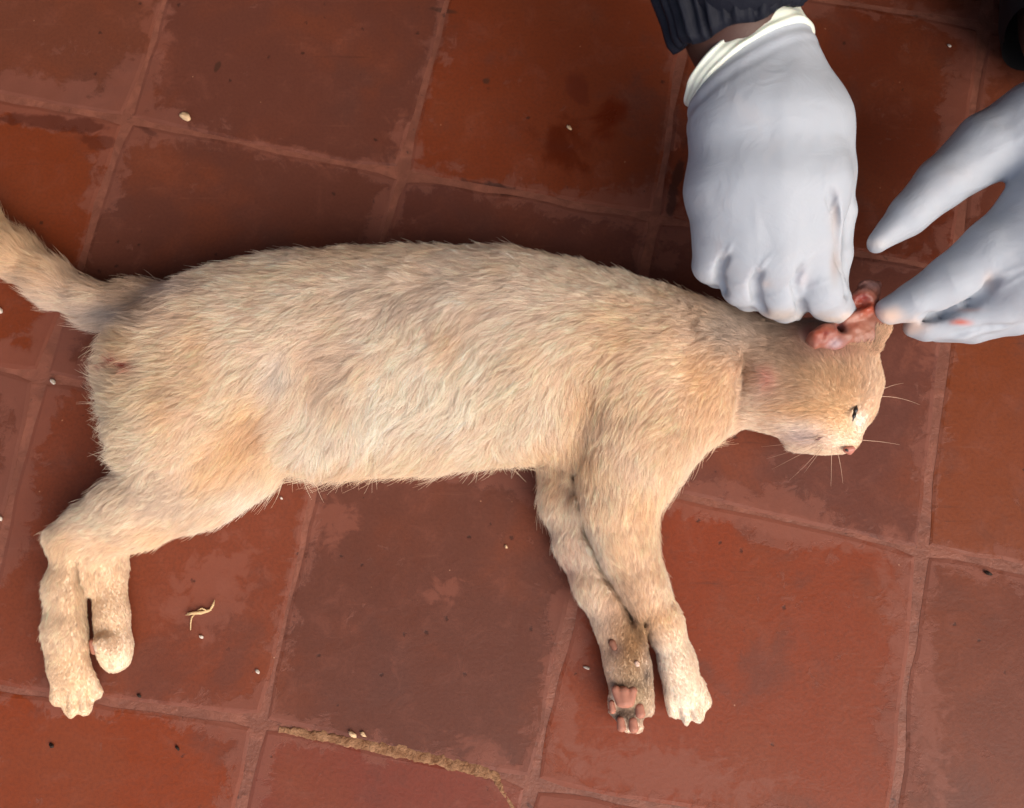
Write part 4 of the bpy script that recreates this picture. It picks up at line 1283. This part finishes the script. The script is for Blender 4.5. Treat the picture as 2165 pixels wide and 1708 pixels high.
for i in range(NS):
    V.append(A0 + (V[i] - A0) * 0.88 + ax3 * .001)
for i in range(NS):
    V.append(A0 + (V[i] - A0) * 0.86 + ax3 * .03)
for i in range(NS):
    i2 = (i + 1) % NS
    F.append((i2, i, n0 + i, n0 + i2)); F.append((n0 + i2, n0 + i, n0 + NS + i, n0 + NS + i2))
pchild('sleeve', V, F, M_JACKET)

# ------------------------------------------------------------------ litter on the tiles
M_STRAW, nt, bs = mat('dry_straw', (0.55, 0.38, 0.20), 0.8, 0.2)
M_CRUMB, nt, bs = mat('pale_crumb', (0.56, 0.48, 0.41), 0.7, 0.2)
M_GRIT, nt, bs = mat('dark_grit', (0.03, 0.018, 0.014), 0.8, 0.2)
M_TAN, nt, bs = mat('tan_grit', (0.62, 0.42, 0.25), 0.8, 0.2)

TW0 = P(425, 1297)
tw = empty('straw_twig', TW0)
tag(tw, 'dry broken straw twig with short side stalks lying right of the hind paws', 'twig')
sp = []
for pl, r in (([(396, 1297), (410, 1296), (425, 1295), (440, 1291), (447, 1288)], (.0006, .0011, .0013, .001, .0007)),
              ([(444, 1290), (450, 1280), (454, 1268)], (.0006, .0009, .0003)),
              ([(412, 1297), (405, 1306), (403, 1318), (403, 1332)], (.0006, .0006, .0005, .0003)),
              ([(392, 1300), (402, 1299), (414, 1296)], (.0003, .0005, .0005)), ([(418, 1290), (427, 1286), (436, 1290)], (.0003, .0006, .0004))):
    path = [P(u, v, .0022 + 0.0008 * math.sin(k * 1.3)) - TW0 for k, (u, v) in enumerate(pl)]
    V, F = tube(path, r, 6)
    mesh_obj('stalk', V, F, M_STRAW, tw)


def grain(name, u, v, rpx, m, label, cat_, group, flat=.7, seed=0, el=1.0):
    p0 = P(u, v)
    r = rpx / 3000
    V, F = [], []
    rs = np.random.default_rng(seed)
    nseg, nr = 8, 5
    for a in range(nr):
        ph = math.pi * a / (nr - 1)
        for i in range(nseg):
            th = 2 * math.pi * i / nseg
            k = 1 + rs.normal(0, .17)
            V.append((r * k * el * math.sin(ph) * math.cos(th + .5), r * k * math.sin(ph) * math.sin(th), r * flat * (1 - math.cos(ph)) * k * .9))
    for a in range(nr - 1):
        for i in range(nseg):
            x = a * nseg + i; y = a * nseg + (i + 1) % nseg
            F.append((x, x + nseg, y + nseg, y))
    o = mesh_obj(name, V, F, m)
    o.location = p0 + np.array([0, 0, 0.0001])
    tag(o, label, cat_, group)
    return o


GR = 'pale crumbs scattered on the tiles'
grain('crumb', 113, 807, 6.5, M_CRUMB, 'round white crumb left of the cat rump below the tail', 'crumb', GR, seed=1)
grain('crumb', 1, 657, 8, M_CRUMB, 'white crumb cut by the left picture edge under the tail', 'crumb', GR, seed=2)
grain('crumb', 2, 1096, 5.5, M_CRUMB, 'small white crumb at the left picture edge beside the hock', 'crumb', GR, seed=3)
grain('crumb', 392, 248, 12, M_TAN, 'tan lump of grit on the joint at the upper left', 'crumb', GR, seed=4, el=1.3, flat=.4)
grain('crumb', 426, 1346, 4, M_CRUMB, 'tiny pink white crumb just below the straw twig', 'crumb', GR, seed=5, el=1.4)
grain('crumb', 545, 1420, 4.5, M_CRUMB, 'pale crumb on the joint left of the large brown tile', 'crumb', GR, seed=6)
grain('crumb', 595, 1053, 4, M_CRUMB, 'pale crumb just below the belly fur near the thigh', 'crumb', GR, seed=7)
grain('crumb', 1070, 1156, 4.5, M_TAN, 'yellowish grain on the brown tile left of the front legs', 'crumb', GR, seed=8, el=.7)
grain('crumb', 768, 1552, 5.5, M_TAN, 'round tan grain beside the sandy mortar joint', 'crumb', GR, seed=9)
grain('crumb', 746, 1552, 8, M_TAN, 'larger tan lump touching the sandy mortar joint', 'crumb', GR, seed=10)
grain('crumb', 1240, 1412, 3.5, M_CRUMB, 'small white crumb left of the upturned front paw', 'crumb', GR, seed=11, el=2)
grain('crumb', 2006, 98, 4.5, M_CRUMB, 'pale crumb on the dark tile near the top right corner', 'crumb', GR, seed=12)
grain('crumb', 1203, 271, 5.5, M_TAN, 'tan grain in the middle of the dark red stain', 'crumb', GR, seed=13)
GD = 'dark grit on the tiles'
grain('grit', 110, 1576, 5.5, M_GRIT, 'black speck of grit on the orange tile at the lower left', 'grit', GD, seed=20)
grain('grit', 295, 1471, 4, M_GRIT, 'small black grit right of the front hind paw', 'grit', GD, seed=21)
grain('grit', 376, 1581, 5, M_GRIT, 'dark grit on the orange tile under a mortar smear', 'grit', GD, seed=22)
grain('grit', 2088, 1212, 5.5, M_GRIT, 'dark long speck on the joint at the right', 'grit', GD, seed=23, el=1.6)
